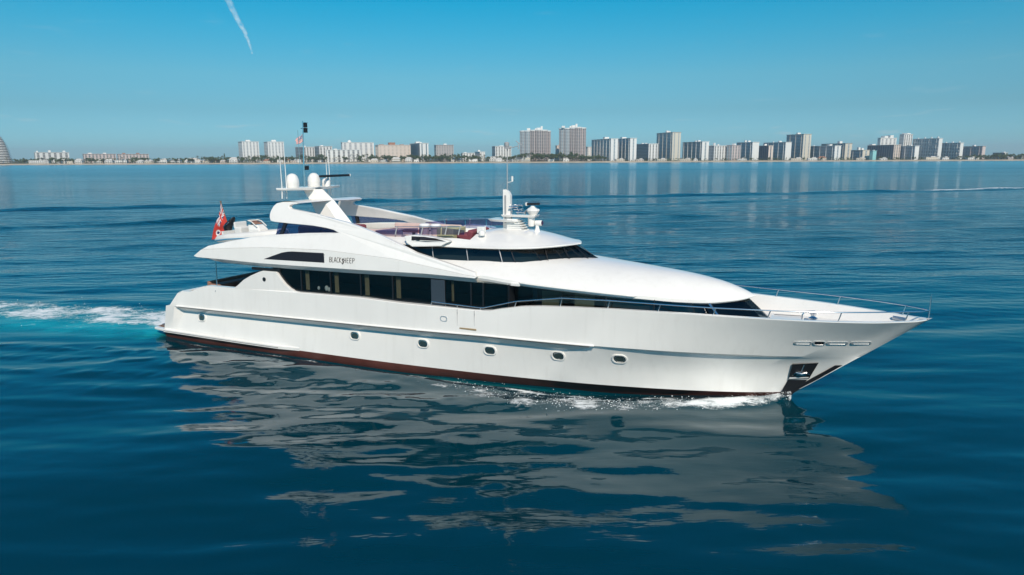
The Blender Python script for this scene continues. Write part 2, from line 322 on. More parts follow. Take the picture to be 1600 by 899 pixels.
bp = n_('ShaderNodeBump'); bp.inputs['Strength'].default_value = 1; bp.inputs['Distance'].default_value = 1; l_(h, bp.inputs['Height']); l_(bp.outputs[0], b.inputs['Normal'])
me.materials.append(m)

# ------------------------------------------------------------------ shore
def land_mesh(name, xs, ys, zf, m_, label):
    mb = MB(); rows = [[(x_, y_, zf(x_, y_)) for x_ in xs] for y_ in ys]; mb.loft(rows); o = mb.build(name, m_, None, smooth=60); tag(o, label, None, None, 'structure'); return o
M['sand'] = mat('sand', (.52, .43, .31), .9, noise=.25, nscale=.05)
M['scrub'] = mat('scrub', (.06, .075, .035), .95, noise=.4, nscale=.08)
xs_ = list(np.linspace(-2200, 2400, 140))
jit = lambda x_: 3*math.sin(x_*.013)+2*math.sin(x_*.041+1)
land_mesh('beach', xs_, [1396, 1404, 1412, 1424, 1436], lambda x_, y_: (-.6 if y_ < 1400 else .35 if y_ < 1408 else 1.4 if y_ < 1420 else 2.5)+.12*math.sin(x_*.02+y_)+.0*x_, M['sand'], 'pale sandy beach along the far shore')
land_mesh('ground', list(np.linspace(-6500, 6500, 60)), [1434, 1460, 1700, 3000, 7000], lambda x_, y_: 2.2 if y_ < 1450 else 3.0, M['scrub'], 'flat green coastal land behind the beach')

# droplets and froth thrown up along the bow wave and at the stern
mb = MB(); rs = np.random.default_rng(9)
def drop(c, r_):
    v = [Vector(c)+Vector(d_)*r_*(.6+.8*rs.random()) for d_ in ((1, 0, 0), (-1, 0, 0), (0, 1, 0), (0, -1, 0), (0, 0, .8), (0, 0, -.8))]
    mb.add(v, [(0, 2, 4), (2, 1, 4), (1, 3, 4), (3, 0, 4), (2, 0, 5), (1, 2, 5), (3, 1, 5), (0, 3, 5)])
fo_ = lambda x: np.interp(x, [-15, -10, -3, 3.2, 6.1, 8.1, 10, 12, 13.9, 15.3, 16.1], [3.9, 3.95, 4.45, 4.9, 5.7, 5.3, 4.5, 3.5, 2.6, 1.6, .6]); fi_ = lambda x: np.interp(x, [-15, -3, 0, 6.5, 9.5, 13, 15.2, 16.1], [3.7, 3.75, 3.8, 3.55, 3.0, 1.75, .5, -.0])
for i in range(2600):
    x = 16.3-rs.random()**1.7*14; a_, b_ = fi_(x), fo_(x); y = a_+(b_-a_)*np.clip(rs.normal()*.25+.55, -.1, 1.15); s = -1 if rs.random() < .8 else 1
    if x < 7 and rs.random() < .6: continue
    h_ = .06+.26*math.exp(-max(0, 16-x)/2.5); drop((YO[0]+c_*x-s_*y*s, YO[1]+s_*x+c_*y*s, .10+rs.random()**2*h_), .008+.022*rs.random()**3)
for i in range(800):
    d_ = rs.random()**1.6*24; x = -17.2-d_; y = .35-.19*d_+rs.normal()*1.1
    drop((YO[0]+c_*x-s_*y, YO[1]+s_*x+c_*y, .05+rs.random()**3*.22), .008+.022*rs.random()**3)
M['froth'] = mat('froth', (.86, .87, .86), .6)
sp_ = mb.build('sea_spray', M['froth'], None); tag(sp_, 'white spray and froth along the bow wave and stern wake', 'spray', None, 'stuff')
# coastal air
mb = MB(); mb.box((0, 3500, 60), (14800, 8200, 124)); hz = mb.build('haze', [], None); tag(hz, 'thin coastal haze', None, None, 'stuff')
m = bpy.data.materials.new('haze'); m.use_nodes = True; t = m.node_tree; t.nodes.clear(); o_ = t.nodes.new('ShaderNodeOutputMaterial'); v_ = t.nodes.new('ShaderNodeVolumePrincipled'); v_.inputs['Color'].default_value = (.80, .90, .97, 1); v_.inputs['Density'].default_value = .00013; v_.inputs['Anisotropy'].default_value = .1; t.links.new(v_.outputs[0], o_.inputs['Volume']); hz.data.materials.clear(); hz.data.materials.append(m)
S.cycles.volume_bounces = 0
# ------------------------------------------------------------------ the yacht
yt = empty('motor_yacht', (-3.083, 34.170, 0), YAW)
tag(yt, 'long white three-deck motor yacht cruising with its bow to the right', 'yacht')
xstem = linf((-1.2, 14.3), (0, 16.05), (1, 17.31), (1.65, 18.12), (2.1, 18.72), (3.02, 19.92), (3.69, 20.76), (3.9, 21.06))
y_wl = tabf((-17, 3.38), (-10, 3.48), (-3, 3.42), (3, 2.98), (7, 2.38), (10.3, 1.78), (13.9, .82), (16.05, 0))
y_bt = tabf((-17, 3.47), (-10, 3.58), (-3.4, 3.50), (3.2, 3.16), (7.25, 2.72), (10.4, 2.15), (14, 1.15), (15.6, .48), (16.48, 0))
zk = linf((-17, 1.90), (-15.4, 1.92), (-9.7, 2.02), (0, 2.2), (3.8, 2.28), (8.7, 2.28), (10.5, 2.26), (13, 2.2), (16.3, 2.13), (18.8, 2.1))
y_kn = tabf((-16.3, 3.56), (-9.7, 3.68), (0, 3.75), (3.8, 3.67), (8.05, 3.41), (8.67, 3.34), (11, 2.9), (13, 2.32), (16.3, 1.12), (17.7, .50), (18.74, 0))
flange = linf((-15.65, .0), (-15.6, .36), (7.4, .36), (8.7, .10), (11, .20), (14, .25), (16.5, .16), (17.6, .06), (18.7, 0)); fl_z = linf((-15.65, .04), (-15.6, .36), (7.6, .38), (8.7, .05), (11, .10), (14, .14), (16.5, .11), (17.6, .06), (18.7, .03))
y_sh = tabf((-15.7, 3.46), (-11, 3.55), (0, 3.69), (4.3, 3.60), (8, 3.48), (9.5, 3.33), (12.5, 2.96), (14.7, 2.55), (17.2, 1.98), (19.1, 1.26), (20.3, .60), (20.8, .26), (21.06, 0))
z_sh = linf((-15.7, 2.60), (-15.45, 2.74), (-14.9, 2.78), (-14.6, 2.80), (-13.9, 3.05), (-13.3, 3.23), (-11.2, 3.26), (-6.75, 3.37), (-3, 3.42), (-.8, 3.36), (3.4, 3.35), (4.0, 3.40), (4.4, 3.50), (5.5, 3.71), (6.4, 3.79), (7.9, 3.86), (9.5, 3.89), (12.5, 3.89), (14.7, 3.85), (17.2, 3.82), (19, 3.80), (20.5, 3.81), (20.85, 3.85), (21.06, 3.92))
NU = 130; U = [1-(1-i/(NU-1))**1.25 for i in range(NU)]
def hull_row(kind, u):
    if kind == 'keel': x = -17+31.2*u; return (x, 0.0, -1.2)
    if kind == 'deep': x = -17+(15.2+17)*u; return (x, y_wl(-17+33.05*u)*.86, -.6)
    if kind == 'wl': x = -17+33.05*u; return (x, y_wl(x), 0.0)
    if kind == 'boot': x = -17+33.48*u; return (x, y_bt(x), .33)
    if kind in ('l1', 'l2'):
        f = .36 if kind == 'l1' else .72
        a = hull_row('boot', u); k = hull_row('kin', u)
        z = a[2]+(k[2]-a[2])*f; x = a[0]+(k[0]-a[0])*f
        if u > .9: x = x+(xstem(z)-(-17+(.5*f)) - (x+17-.5*f))*max(0, (u-.9)/.1)*0
        fl = (k[1]-a[1])*f; bow = min(1, max(0, (x-2)/13)); bow = bow*bow*(3-2*bow)
        return (x, a[1]+fl-(.20*bow*math.sin(math.pi*f)*min(1, a[1]+.25) if u < 1 else 0), z)
    if kind == 'kin':
        x = -16.55+(18.68+16.55)*u; return (x, max(0, y_kn(x)-flange(x)), zk(x)-fl_z(x))
    if kind == 'kout':
        x = -16.25+(18.74+16.25)*u; return (x, y_kn(x), zk(x))
    if kind in ('m1', 'm2', 'm3'):
        f = {'m1': .25, 'm2': .5, 'm3': .75}[kind]
        a = hull_row('kout', u); k = hull_row('sheer', u); z = a[2]+(k[2]-a[2])*f; x = a[0]+(k[0]-a[0])*f
        bow = min(1, max(0, (x-6)/11)); bow = bow*bow*(3-2*bow)
        return (x, a[1]+(k[1]-a[1])*f-.10*bow*math.sin(math.pi*f)*min(1, a[1]*2), z)
    if kind == 'sheer': x = -15.65+(21.06+15.65)*u; return (x, y_sh(x), z_sh(x))
def fl_y(x, z):
    pts = []
    for k in ('boot', 'l1', 'l2', 'kin', 'kout', 'm1', 'm2', 'm3', 'sheer'):
        lo, hi = 0.0, 1.0
        for _ in range(30):
            m_ = (lo+hi)/2
            if hull_row(k, m_)[0] < x: lo = m_
            else: hi = m_
        p = hull_row(k, lo); pts.append((p[2], p[1] if p[0] > x-.02 else 0.0))
    return float(np.interp(z, [p[0] for p in pts], [p[1] for p in pts]))
def mir(p, s): return (p[0], p[1]*s, p[2])
def both(kinds, name, m_, smooth=32, parent=None, mi=None, close_aft=False):
    mb = MB()
    for s in (-1, 1):
        rows = [[mir(hull_row(k, u), s) for u in U] for k in kinds]
        mb.loft(rows, flip=(s == 1))
    if close_aft:
        P_ = [hull_row(k, 0) for k in kinds]
        mb.loft([[mir(p, -1) for p in P_], [mir(p, 1) for p in P_]])
    return mb.build(name, m_, parent or yt, smooth=smooth)
hull = both(['boot', 'l1', 'l2', 'kin', 'kout', 'm1', 'm2', 'm3', 'sheer'], 'hull', M['gelcoat'], 22, close_aft=True)
both(['keel', 'deep', 'wl', 'boot'], 'bottom', M['antifoul'], 50, close_aft=True)['label'] = 'brown antifouled underwater hull'
# thin dark line and white cap along the rub rail
for s in (-1, 1):
    xs_ = np.linspace(-15.5, 8.5, 60); mb = MB()
    mb.loft([[(x, s*(y_kn(x)+a), zk(x)+c) for x in xs_] for a, c in ((.0, -.06), (.045, -.055), (.045, -.02), (.0, -.015))]); mb.build('rub_rail', M['rail_line'], yt, smooth=40)
    mb = MB(); mb.loft([[(x, s*(y_kn(x)+a), zk(x)+c) for x in np.linspace(-15.7, 8.68, 60)] for a, c in ((-.02, -.013), (.07, -.01), (.07, .02), (-.03, .06))]); mb.build('rail_cap', M['gelcoat'], yt, smooth=30)
    # white ledge of the swim platform running forward along the side, dark line in it
    mb = MB(); xs_ = np.linspace(-16.9, -7.0, 40); wd = lambda x: .14*min(1, (-7.0-x)/1.2)
    mb.loft([[(x, s*(y_bt(x)+.01), .30) for x in xs_], [(x, s*(y_bt(x)+wd(x)), .31) for x in xs_], [(x, s*(y_bt(x)+wd(x)), .45) for x in xs_], [(x, s*(y_bt(x)-.02), .50) for x in xs_]]); mb.build('spray_ledge', M['gelcoat'], yt, smooth=30)
    mb = MB(); mb.loft([[(x, s*(y_bt(x)+wd(x)+.004), .36) for x in xs_[:-5]], [(x, s*(y_bt(x)+wd(x)+.012), .365) for x in xs_[:-5]], [(x, s*(y_bt(x)+wd(x)+.004), .385) for x in xs_[:-5]]]); mb.build('ledge_line', M['rail_line'], yt)
# swim platform
mb = MB(); o_ = [(-18.05, -2.9), (-17.9, -3.4), (-16.7, -3.6), (-16.7, 3.6), (-17.9, 3.4), (-18.05, 2.9)]
mb.plate([(x, y, .45) for x, y in o_], [(x, y, .31) for x, y in o_]); pl = mb.build('swim_platform', M['gelcoat'], yt, bevel=.03)
mb = MB(); mb.plate([(x*.999+.0, y*.93, .462) for x, y in o_], [(x*.999, y*.93, .452) for x, y in o_]); mb.build('teak_planking', M['teak'], pl)
mb = MB()
for y in (-3.05, -2.85): mb.tube([(-17.5, y, .45), (-17.5, y, .62)], .03)
mb.tube([(-17.5, -3.15, .60), (-17.5, -2.75, .60)], .03); mb.build('mooring_cleat', M['steel'], pl, smooth=40)
# fore bulwark: cap, inner face, deck
xin = np.concatenate([np.linspace(3.6, 19, 70), np.linspace(19.1, 20.86, 16)])
dk_z = linf((3, 3.12), (12, 3.12), (17.5, 3.28), (19.2, 3.42), (20.0, 3.55), (20.86, 3.86))
dk_c = {float(x): max(0.0, fl_y(x, dk_z(x))-.16) for x in xin}
dk_y = lambda x: dk_c[float(x)]
for s in (-1, 1):
    ins = lambda x: max(0.0, y_sh(x)-.20)
    mb = MB()
    mb.loft([[(x, s*y_sh(x), z_sh(x)) for x in xin], [(x, s*(y_sh(x)-.0), z_sh(x)+.03) for x in xin], [(x, s*ins(x), z_sh(x)+.03) for x in xin], [(x, s*max(0, ins(x)-.02), z_sh(x)-.0) for x in xin]], flip=(s == 1)); mb.build('cap_rail', M['gelcoat'], yt, smooth=30)
    mb = MB(); mb.loft([[(x, s*max(0, ins(x)-.02), z_sh(x)) for x in xin], [(x, s*dk_y(x), dk_z(x)) for x in xin]], flip=(s == 1)); mb.build('bulwark', M['gelcoat'], yt, smooth=40)
    xa_ = np.concatenate([np.linspace(-15.6, -13, 14), np.linspace(-12.9, -10.0, 8)])
    mb = MB(); mb.loft([[(x, s*y_sh(x), z_sh(x)) for x in xa_], [(x, s*y_sh(x), z_sh(x)+.015) for x in xa_], [(x, s*(y_sh(x)-.28), z_sh(x)+.015) for x in xa_], [(x, s*(y_sh(x)-.3), 2.2) for x in xa_]], flip=(s == 1)); mb.build('bulwark', M['gelcoat'], yt, smooth=30)
    xm_ = np.linspace(-10.1, 3.9, 40)
    mb = MB(); mb.loft([[(x, s*y_sh(x), z_sh(x)) for x in xm_], [(x, s*(y_sh(x)-.03), z_sh(x)+.03) for x in xm_], [(x, s*(y_sh(x)-.42), z_sh(x)+.04) for x in xm_]], flip=(s == 1)); mb.build('sill', M['gelcoat'], yt, smooth=40)
mb = MB(); mb.loft([[(x, -dk_y(x), dk_z(x)) for x in xin], [(x, dk_y(x), dk_z(x)) for x in xin]]); fd = mb.build('foredeck', M['deck_white'], yt)
mb = MB(); mb.box((-11.8, 0, 2.22), (7.6, 6.6, .06)); mb.build('aft_deck', M['teak'], yt)
mb = MB(); mb.plate([(-15.62, -3.4, 2.0), (-15.62, 3.4, 2.0), (-15.4, 3.4, 2.78), (-15.4, -3.4, 2.78)], [(-15.3, -3.4, 2.0), (-15.3, 3.4, 2.0), (-15.12, 3.4, 2.78), (-15.12, -3.4, 2.78)]); mb.build('stern_rail', M['gelcoat'], yt, bevel=.03)
# foredeck fittings
mb = MB(); mb.lathe([(.16, 3.2), (.18, 3.25), (.10, 3.35), (.10, 3.55), (.17, 3.6), (.17, 3.66), (.05, 3.72)], (16.9, -.55, 0), 14); mb.tube([(16.5, -.55, 3.25), (16.5, -.55, 3.75), (16.6, -.55, 3.88), (16.85, -.55, 3.92)], .028); mb.build('windlass', M['steel'], fd, smooth=40)
mb = MB(); mb.lathe([(.16, 3.2), (.18, 3.25), (.10, 3.35), (.10, 3.55), (.17, 3.6), (.17, 3.66), (.05, 3.72)], (16.9, .55, 0), 14); mb.build('windlass', M['steel'], fd, smooth=40)
mb = MB(); mb.box((15.9, -.3, 3.3), (1.3, 1.9, .28)); mb.build('deck_locker', M['gelcoat'], fd, bevel=.05)
for q_ in ([(15.3, -1.25, 3.47), (16.5, -.95, 3.47)], [(15.4, .35, 3.47), (16.5, .5, 3.47)]): mb = MB(); mb.tube(q_, .012); mb.build('locker_seam', M['rail_line'], fd)
for s in (-1, 1): mb = MB(); mb.box((20.0, s*.40, 3.72), (.5, .08, .14), rz=-s*.45); mb.build('fairlead', M['steel'], fd, bevel=.02)

# ---- bow rails
zr = linf((1, 3.58), (3.3, 3.50), (3.6, 3.5), (5.18, 3.92), (7.27, 4.22), (9.3, 4.25), (13.4, 4.19), (16, 4.18), (20.25, 4.22), (20.9, 4.2))
for s in (-1, 1):
    mb = MB(); xs_ = np.concatenate([np.linspace(1.0, 19, 70), np.linspace(19.1, 20.75, 14)])
    mb.tube([(x, s*(y_sh(x)-.08+.0*x), zr(x)) for x in xs_], .026); rl = mb.build('bow_rail', M['steel'], yt, smooth=60)
    for x in (1.02, 2.35, 3.5, 5.2, 7.27, 9.29, 11.31, 13.41, 15.4, 17.88, 20.2):
        mb = MB(); mb.tube([(x-.1, s*(y_sh(x)-.10), z_sh(x)), (x, s*(y_sh(x)-.08), zr(x))], .022); mb.build('stanchion', M['steel'], rl, smooth=60)
mb = MB(); mb.tube([(20.75, -.22, 4.21), (20.95, 0, 4.21), (20.75, .22, 4.21)], .026); mb.tube([(20.95, 0, 3.9), (20.95, 0, 4.78)], .024); mb.tube([(20.95, 0, 4.5), (20.95, 0, 4.86)], .014); mb.build('jackstaff', M['steel'], yt, smooth=60)

# ---- portholes
def rrect(a, b, r, n=5):
    pts = []
    for cx, cz, t0 in ((a-r, b-r, 0), (-a+r, b-r, 90), (-a+r, -b+r, 180), (a-r, -b+r, 270)):
        for k in range(n+1): t = R(t0+90*k/n); pts.append((cx+r*math.cos(t), cz+r*math.sin(t)))
    return pts
def porthole(x, z, s, a=.255, b=.175, tilt=-.10):
    def ring(sc, d, sh=(0, 0)): 
        res = []
        for px, pz in rrect(a*sc, b*sc, min(a, b)*.96*sc):
            X_ = x+px+sh[0]; Z_ = z+pz+tilt*px*0+sh[1]
            res.append((X_, s*(fl_y(X_, Z_)+d), Z_))
        return res
    mb = MB(); mb.loft([ring(1.28, .0), ring(1.24, .05), ring(1.02, .055), ring(.96, .012)], close=True); f = mb.build('porthole', M['gelcoat'], yt, smooth=40)
    g = ring(.98, .016); mb = MB(); mb.add(g, [tuple(range(len(g)))]); mb.build('pane', M['porthole_glass'], f)
    g1, g2 = ring(.80, .019), ring(.70, .022); mb = MB(); mb.loft([g1, g2], close=True); mb.build('trim_ring', M['steel'], f)
for x, z in ((-14.08, 1.36), (-3.55, 1.46), (.35, 1.48), (3.79, 1.50), (6.98, 1.57), (9.62, 1.66)):
    for s in (-1, 1): porthole(x, z, s)
# oval fairlead ring, boarding gate, hull lettering height marks
for s in (-1, 1):
    yy = lambda x: y_sh(x)+.012
    mb = MB(); mb.loft([[(1.68+px*k, s*(yy(1.7)+d), 2.86+pz*k) for px, pz in rrect(.19, .13, .12)] for k, d in ((1, 0), (1, .03), (.72, .03), (.68, 0))], close=True); f = mb.build('oval_vent', M['brushed'], yt, smooth=40)
    mb = MB(); g = [(1.68+px*.72, s*(yy(1.7)+.004), 2.86+pz*.72) for px, pz in rrect(.19, .13, .12)]; mb.add(g, [tuple(range(len(g)))]); mb.build('vent_plate', M['gelcoat'], f)
    gt = MB(); gx0, gx1, gz0, gz1 = 2.37, 3.22, 2.55, 3.36
    for x in (gx0, gx1): gt.box((x, s*(y_kn(x)*.25+y_sh(x)*.75+.0), (gz0+gz1)/2), (.012, .05, gz1-gz0))
    g = gt.build('boarding_gate', M['grey_paint'], yt)
    mb = MB()
    for x in (gx0, gx1):
        for z in (2.75, 3.18): mb.box((x, s*(y_sh(x)+.01), z), (.03, .03, .10))
    mb.build('hinge', M['steel'], g)
    mb = MB(); mb.box((2.9, s*(y_sh(3)+.0), 2.50), (.85, .14, .08)); mb.build('gate_step', M['curtain'], yt, bevel=.02)
    for x in (-12.6, -12.62, -12.6):
        pass
    mb = MB()
    for z in (3.0, 2.72, 2.45): mb.box((-12.6+(3-z)*.1, s*(y_sh(-12.6)+.01), z), (.03, .03, .1))
    mb.build('door_hinge', M['steel'], yt)
# bow: chrome hawse slots, anchor pocket, dark stem guard
for s in (-1, 1):
    for xc, hw, hz in ((16.62, .30, .065), (17.2, .21, .09), (17.85, .35, .065), (18.7, .34, .06)):
        mb = MB(); n_s = rrect(hw, hz, hz*.9)
        mb.loft([[(xc+px*k, s*(fl_y(xc+px*k, 2.80+pz*k)+d), 2.80+pz*k) for px, pz in n_s] for k, d in ((1.1, 0), (1.08, .04), (.9, .045), (.8, .03))], close=True)
        hs = mb.build('hawse_slot', M['brushed'], yt, smooth=40)
        mb = MB(); g = [(xc+px*.82, s*(fl_y(xc+px*.8, 2.8+pz*.8)+.028), 2.80+pz*.82) for px, pz in n_s]; mb.add(g, [tuple(range(len(g)))]); mb.build('slot_recess', M['deck_white'] if hw != .21 else M['black'], hs)
    # pocket
    q4 = [(16.30, 1.72), (17.22, 1.80), (16.92, 1.02), (16.62, .55), (16.30, .18), (15.85, .18), (16.16, .96)]
    mb = MB(); mb.plate([(x, s*(fl_y(x, z)+.045), z) for x, z in q4], [(x, s*(fl_y(x, z)-.1), z) for x, z in q4]); ap = mb.build('anchor_pocket', M['black'], yt)
    fr = [(16.30, 1.72), (17.22, 1.80), (16.92, 1.02), (16.16, .96)]
    mb = MB(); mb.tube([(x, s*(fl_y(x, z)+.055), z) for x, z in fr+fr[:1]], .022); mb.build('pocket_rim', M['dark_frame'], ap)
    P3 = lambda x, z, d=.1: (x, s*(fl_y(x, z)+d), z)
    mb = MB(); mb.tube([P3(16.72, 1.72, .06), P3(16.62, 1.3, .10)], .035); mb.tube([P3(16.28, 1.16, .07), P3(16.42, 1.30, .10), P3(16.62, 1.24, .13), P3(16.82, 1.30, .10), P3(16.94, 1.20, .07)], [.02, .05, .07, .05, .02])
    mb.plate([P3(16.36, 1.10, .07), P3(16.62, 1.34, .12), P3(16.86, 1.12, .07), P3(16.62, 1.14, .12)], [P3(16.36, 1.10, .05), P3(16.62, 1.34, .06), P3(16.86, 1.12, .05), P3(16.62, 1.14, .06)]); mb.build('anchor', M['steel'], ap, smooth=35)
    mb = MB(); mb.plate([P3(16.17, 1.06, .055), P3(16.92, 1.08, .055), P3(16.88, .95, .055), P3(16.12, .93, .055)], [P3(16.17, 1.06, .03), P3(16.92, 1.08, .03), P3(16.88, .95, .03), P3(16.12, .93, .03)]); mb.build('pocket_lip', M['deck_white'], ap)
mb = MB(); sp = [(xstem(z), z) for z in np.linspace(.02, 1.68, 12)]
mb.loft([[(x-.30, -fl_y(x-.30, z)-.012, z) for x, z in sp], [(x+.02, 0, z) for x, z in sp], [(x-.30, fl_y(x-.30, z)+.012, z) for x, z in sp]]); mb.build('stem_guard', M['black'], yt, smooth=30)
# ---- main-deck house: window band, posts, curtains
pl_lo = [(-8.75, 3.40), (4.75, 3.40), (4.8, 2.86), (9, 2.78), (11, 2.5), (12.8, 1.95), (14.2, 1.15), (15.0, .55), (15.36, 0)]
pl_hi = [(-8.75, 3.38), (4.75, 3.38), (4.8, 2.84), (9, 2.62), (11, 2.25), (12.5, 1.62), (13.6, .92), (14.15, .42), (14.32, 0)]
z_hi = linf((-9, 4.50), (4.7, 4.60), (7, 4.46), (9, 4.36), (11, 4.22), (12.5, 4.08), (13.6, 4.06), (14.32, 4.2))
seg_names = []
def wall_pt(f, top):  # f = 0..1 along the plan curve lists (same number of points)
    P_ = pl_hi if top else pl_lo; i = min(int(f), len(P_)-2); t_ = f-i
    return (P_[i][0]+(P_[i+1][0]-P_[i][0])*t_, P_[i][1]+(P_[i+1][1]-P_[i][1])*t_)
def pane(x0, x1, s, name='saloon_window', zlo=3.32, m_=None, d=0):
    mb = MB(); n = 6
    def f_of(x):
        for i in range(len(pl_lo)-1):
            if pl_lo[i][0] <= x <= pl_lo[i+1][0] and pl_lo[i+1][0] > pl_lo[i][0]: return i+(x-pl_lo[i][0])/(pl_lo[i+1][0]-pl_lo[i][0])
        return len(pl_lo)-1.0001
    lo, hi = [], []
    for k in range(n+1):
        f = f_of(x0+(x1-x0)*k/n); a = wall_pt(f, 0); b_ = wall_pt(f, 1)
        lo.append((a[0], s*(a[1]+d), zlo)); hi.append((b_[0], s*(b_[1]+d), z_hi(b_[0])+.03))
    mb.loft([lo, hi]); return mb.build(name, m_ or M['tinted'], yt, smooth=60)
brk = [-8.7, -6.72, -4.88, -3.06, -1.22, .88]
brk2 = [1.62, 2.95, 3.55, 4.74]
brk3 = [4.82, 6.98, 8.95, 10.9, 12.6, 14.0]
for s in (-1, 1):
    for bl in (brk, brk2, brk3):
        for a, b_ in zip(bl[:-1], bl[1:]): pane(a+.02, b_-.02, s, m_=M['dark_glass'] if bl is brk3 and a > 10.5 else None)
    pane(13.98, 15.3, s, 'front_window', m_=M['dark_glass'])
    for x in brk[1:-1]+brk2[1:-1]: 
        mb = MB(); mb.box((x, s*3.40, 3.95), (.07, .06, 1.25)); mb.build('window_post', M['dark_frame'], yt)
    for x in (6.98, 8.95, 10.9):
        mb = MB(); yb = np.interp(x, [p[0] for p in pl_lo[2:]], [p[1] for p in pl_lo[2:]]); yh = np.interp(x, [p[0] for p in pl_hi[2:]], [p[1] for p in pl_hi[2:]]); mb.tube([(x, s*(yb+.01), 3.3), (x, s*(yh+.01), z_hi(x))], .03, n=4); mb.build('window_post', M['dark_frame'], yt)
    mb = MB(); mb.box((1.25, s*3.41, 3.95), (.72, .08, 1.25)); mb.build('pilaster', M['pilaster'], yt, bevel=.02)
    mb = MB(); mb.box((4.78, s*3.1, 3.9), (.05, .6, 1.4)); mb.build('bulkhead', M['dark_frame'], yt)
    mb = MB(); mb.box((-3.9, s*3.395, 3.405), (9.7, .05, .11)); mb.box((3.2, s*3.395, 3.40), (3.1, .05, .12)); mb.build('window_sill', M['dark_frame'], yt)
    for x, wd, zb in ((-6.45, .26, 3.5), (-4.62, .26, 3.5), (-2.80, .27, 3.5), (-1.0, .27, 3.5), (1.93, .13, 3.6)):
        mb = MB(); ps = [(x+wd*(k/8-.5), s*(3.25+.03*math.sin(k*1.9)), 0) for k in range(9)]
        mb.loft([[(p[0]-.01*(z-4)*0, p[1], z) for p in ps] for z in (zb, 3.9, 4.52)]); mb.build('curtain', M['curtain'], yt, smooth=60)
    for x, wd in ((6.5, .9), (7.95, .85)):
        yb = np.interp(x, [q_[0] for q_ in pl_hi[2:]], [q_[1] for q_ in pl_hi[2:]])-.16; mb = MB(); mb.box((x, s*yb, 3.75), (wd, .03, 1.1), rz=-s*.10); mb.build('blind', M['blind'], yt)
    for x, z, r_ in ((-5.9, 3.62, .07), (-5.4, 3.66, .10), (-5.25, 3.60, .08)):
        mb = MB(); mb.lathe([(r_*.6, z-r_*1.5), (r_, z-r_*.5), (r_*.8, z+r_*.6), (r_*.3, z+r_)], (x, s*3.1, 0), 10); mb.build('table_lamp', M['white_cloth'], yt, smooth=60)
    # white wing panel with the curved window cut-out and a round light
    ol = [(-11.25, 3.27), (-11.0, 3.40), (-10.5, 3.77), (-10.0, 4.02), (-9.4, 4.26), (-9.15, 4.33), (-8.25, 4.335), (-8.14, 4.2), (-7.95, 3.98), (-7.7, 3.74), (-7.4, 3.54), (-7.1, 3.43), (-6.7, 3.39), (-6.2, 3.375), (-6.2, 3.34)]
    mb = MB(); mb.plate([(x, s*(3.555-.03*(z-3.3)), z) for x, z in ol], [(x, s*3.36, z) for x, z in ol]); wp = mb.build('wing_panel', M['gelcoat'], yt, bevel=.015)
    mb = MB(); mb.lathe([(.10, 0), (.11, .03), (.07, .05)], (-9.05, s*3.535, 3.90), 14, axis=(0, s, 0)); mb.build('round_light', M['dark_frame'], wp, smooth=30)
    mb = MB(); mb.box((-9.0, s*3.40, 4.40), (1.9, .1, .14)); mb.build('shadow_strip', M['dark_frame'], yt)  # dark strip painting in the shadow gap above the wing panel
    mb = MB(); mb.tube([(-12.72, s*3.30, 3.2), (-12.68, s*3.30, 4.66)], .035); mb.build('deck_pillar', M['steel'], yt, smooth=60)
# interior masses that show dimly through the glass
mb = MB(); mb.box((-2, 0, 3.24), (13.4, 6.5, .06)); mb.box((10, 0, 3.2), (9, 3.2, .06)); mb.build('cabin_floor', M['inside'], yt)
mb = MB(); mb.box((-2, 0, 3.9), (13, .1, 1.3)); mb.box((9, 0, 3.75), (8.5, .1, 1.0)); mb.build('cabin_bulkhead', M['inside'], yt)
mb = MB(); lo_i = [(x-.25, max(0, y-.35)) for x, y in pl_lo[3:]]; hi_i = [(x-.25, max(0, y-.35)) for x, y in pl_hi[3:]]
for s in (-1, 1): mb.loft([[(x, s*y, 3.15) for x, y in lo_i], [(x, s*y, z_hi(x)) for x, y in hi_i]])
mb.build('dark_shell', M['inside'], yt)  # dark shell added behind the front windows so the glass reads dark
mb = MB(); mb.box((-8.6, 0, 3.4), (.08, 6.6, 2.3)); mb.build('saloon_door', M['dark_frame'], yt)
# aft-deck furniture
mb = MB(); mb.box((-14.4, 0, 2.62), (.8, 4.2, .75)); mb.box((-14.75, 0, 2.95), (.25, 4.2, .4)); mb.build('aft_sofa', M['brown_seat'], yt, bevel=.08)
mb = MB(); mb.box((-12.6, -.6, 2.98), (1.7, 1.1, .06)); mb.tube([(-12.6, -.6, 2.25), (-12.6, -.6, 2.95)], .09); mb.build('aft_table', M['teak'], yt, bevel=.01)
mb = MB(); mb.box((-11.6, -2.0, 2.95), (.9, 1.4, .5)); mb.build('aft_chair', M['brown_seat'], yt, bevel=.1)

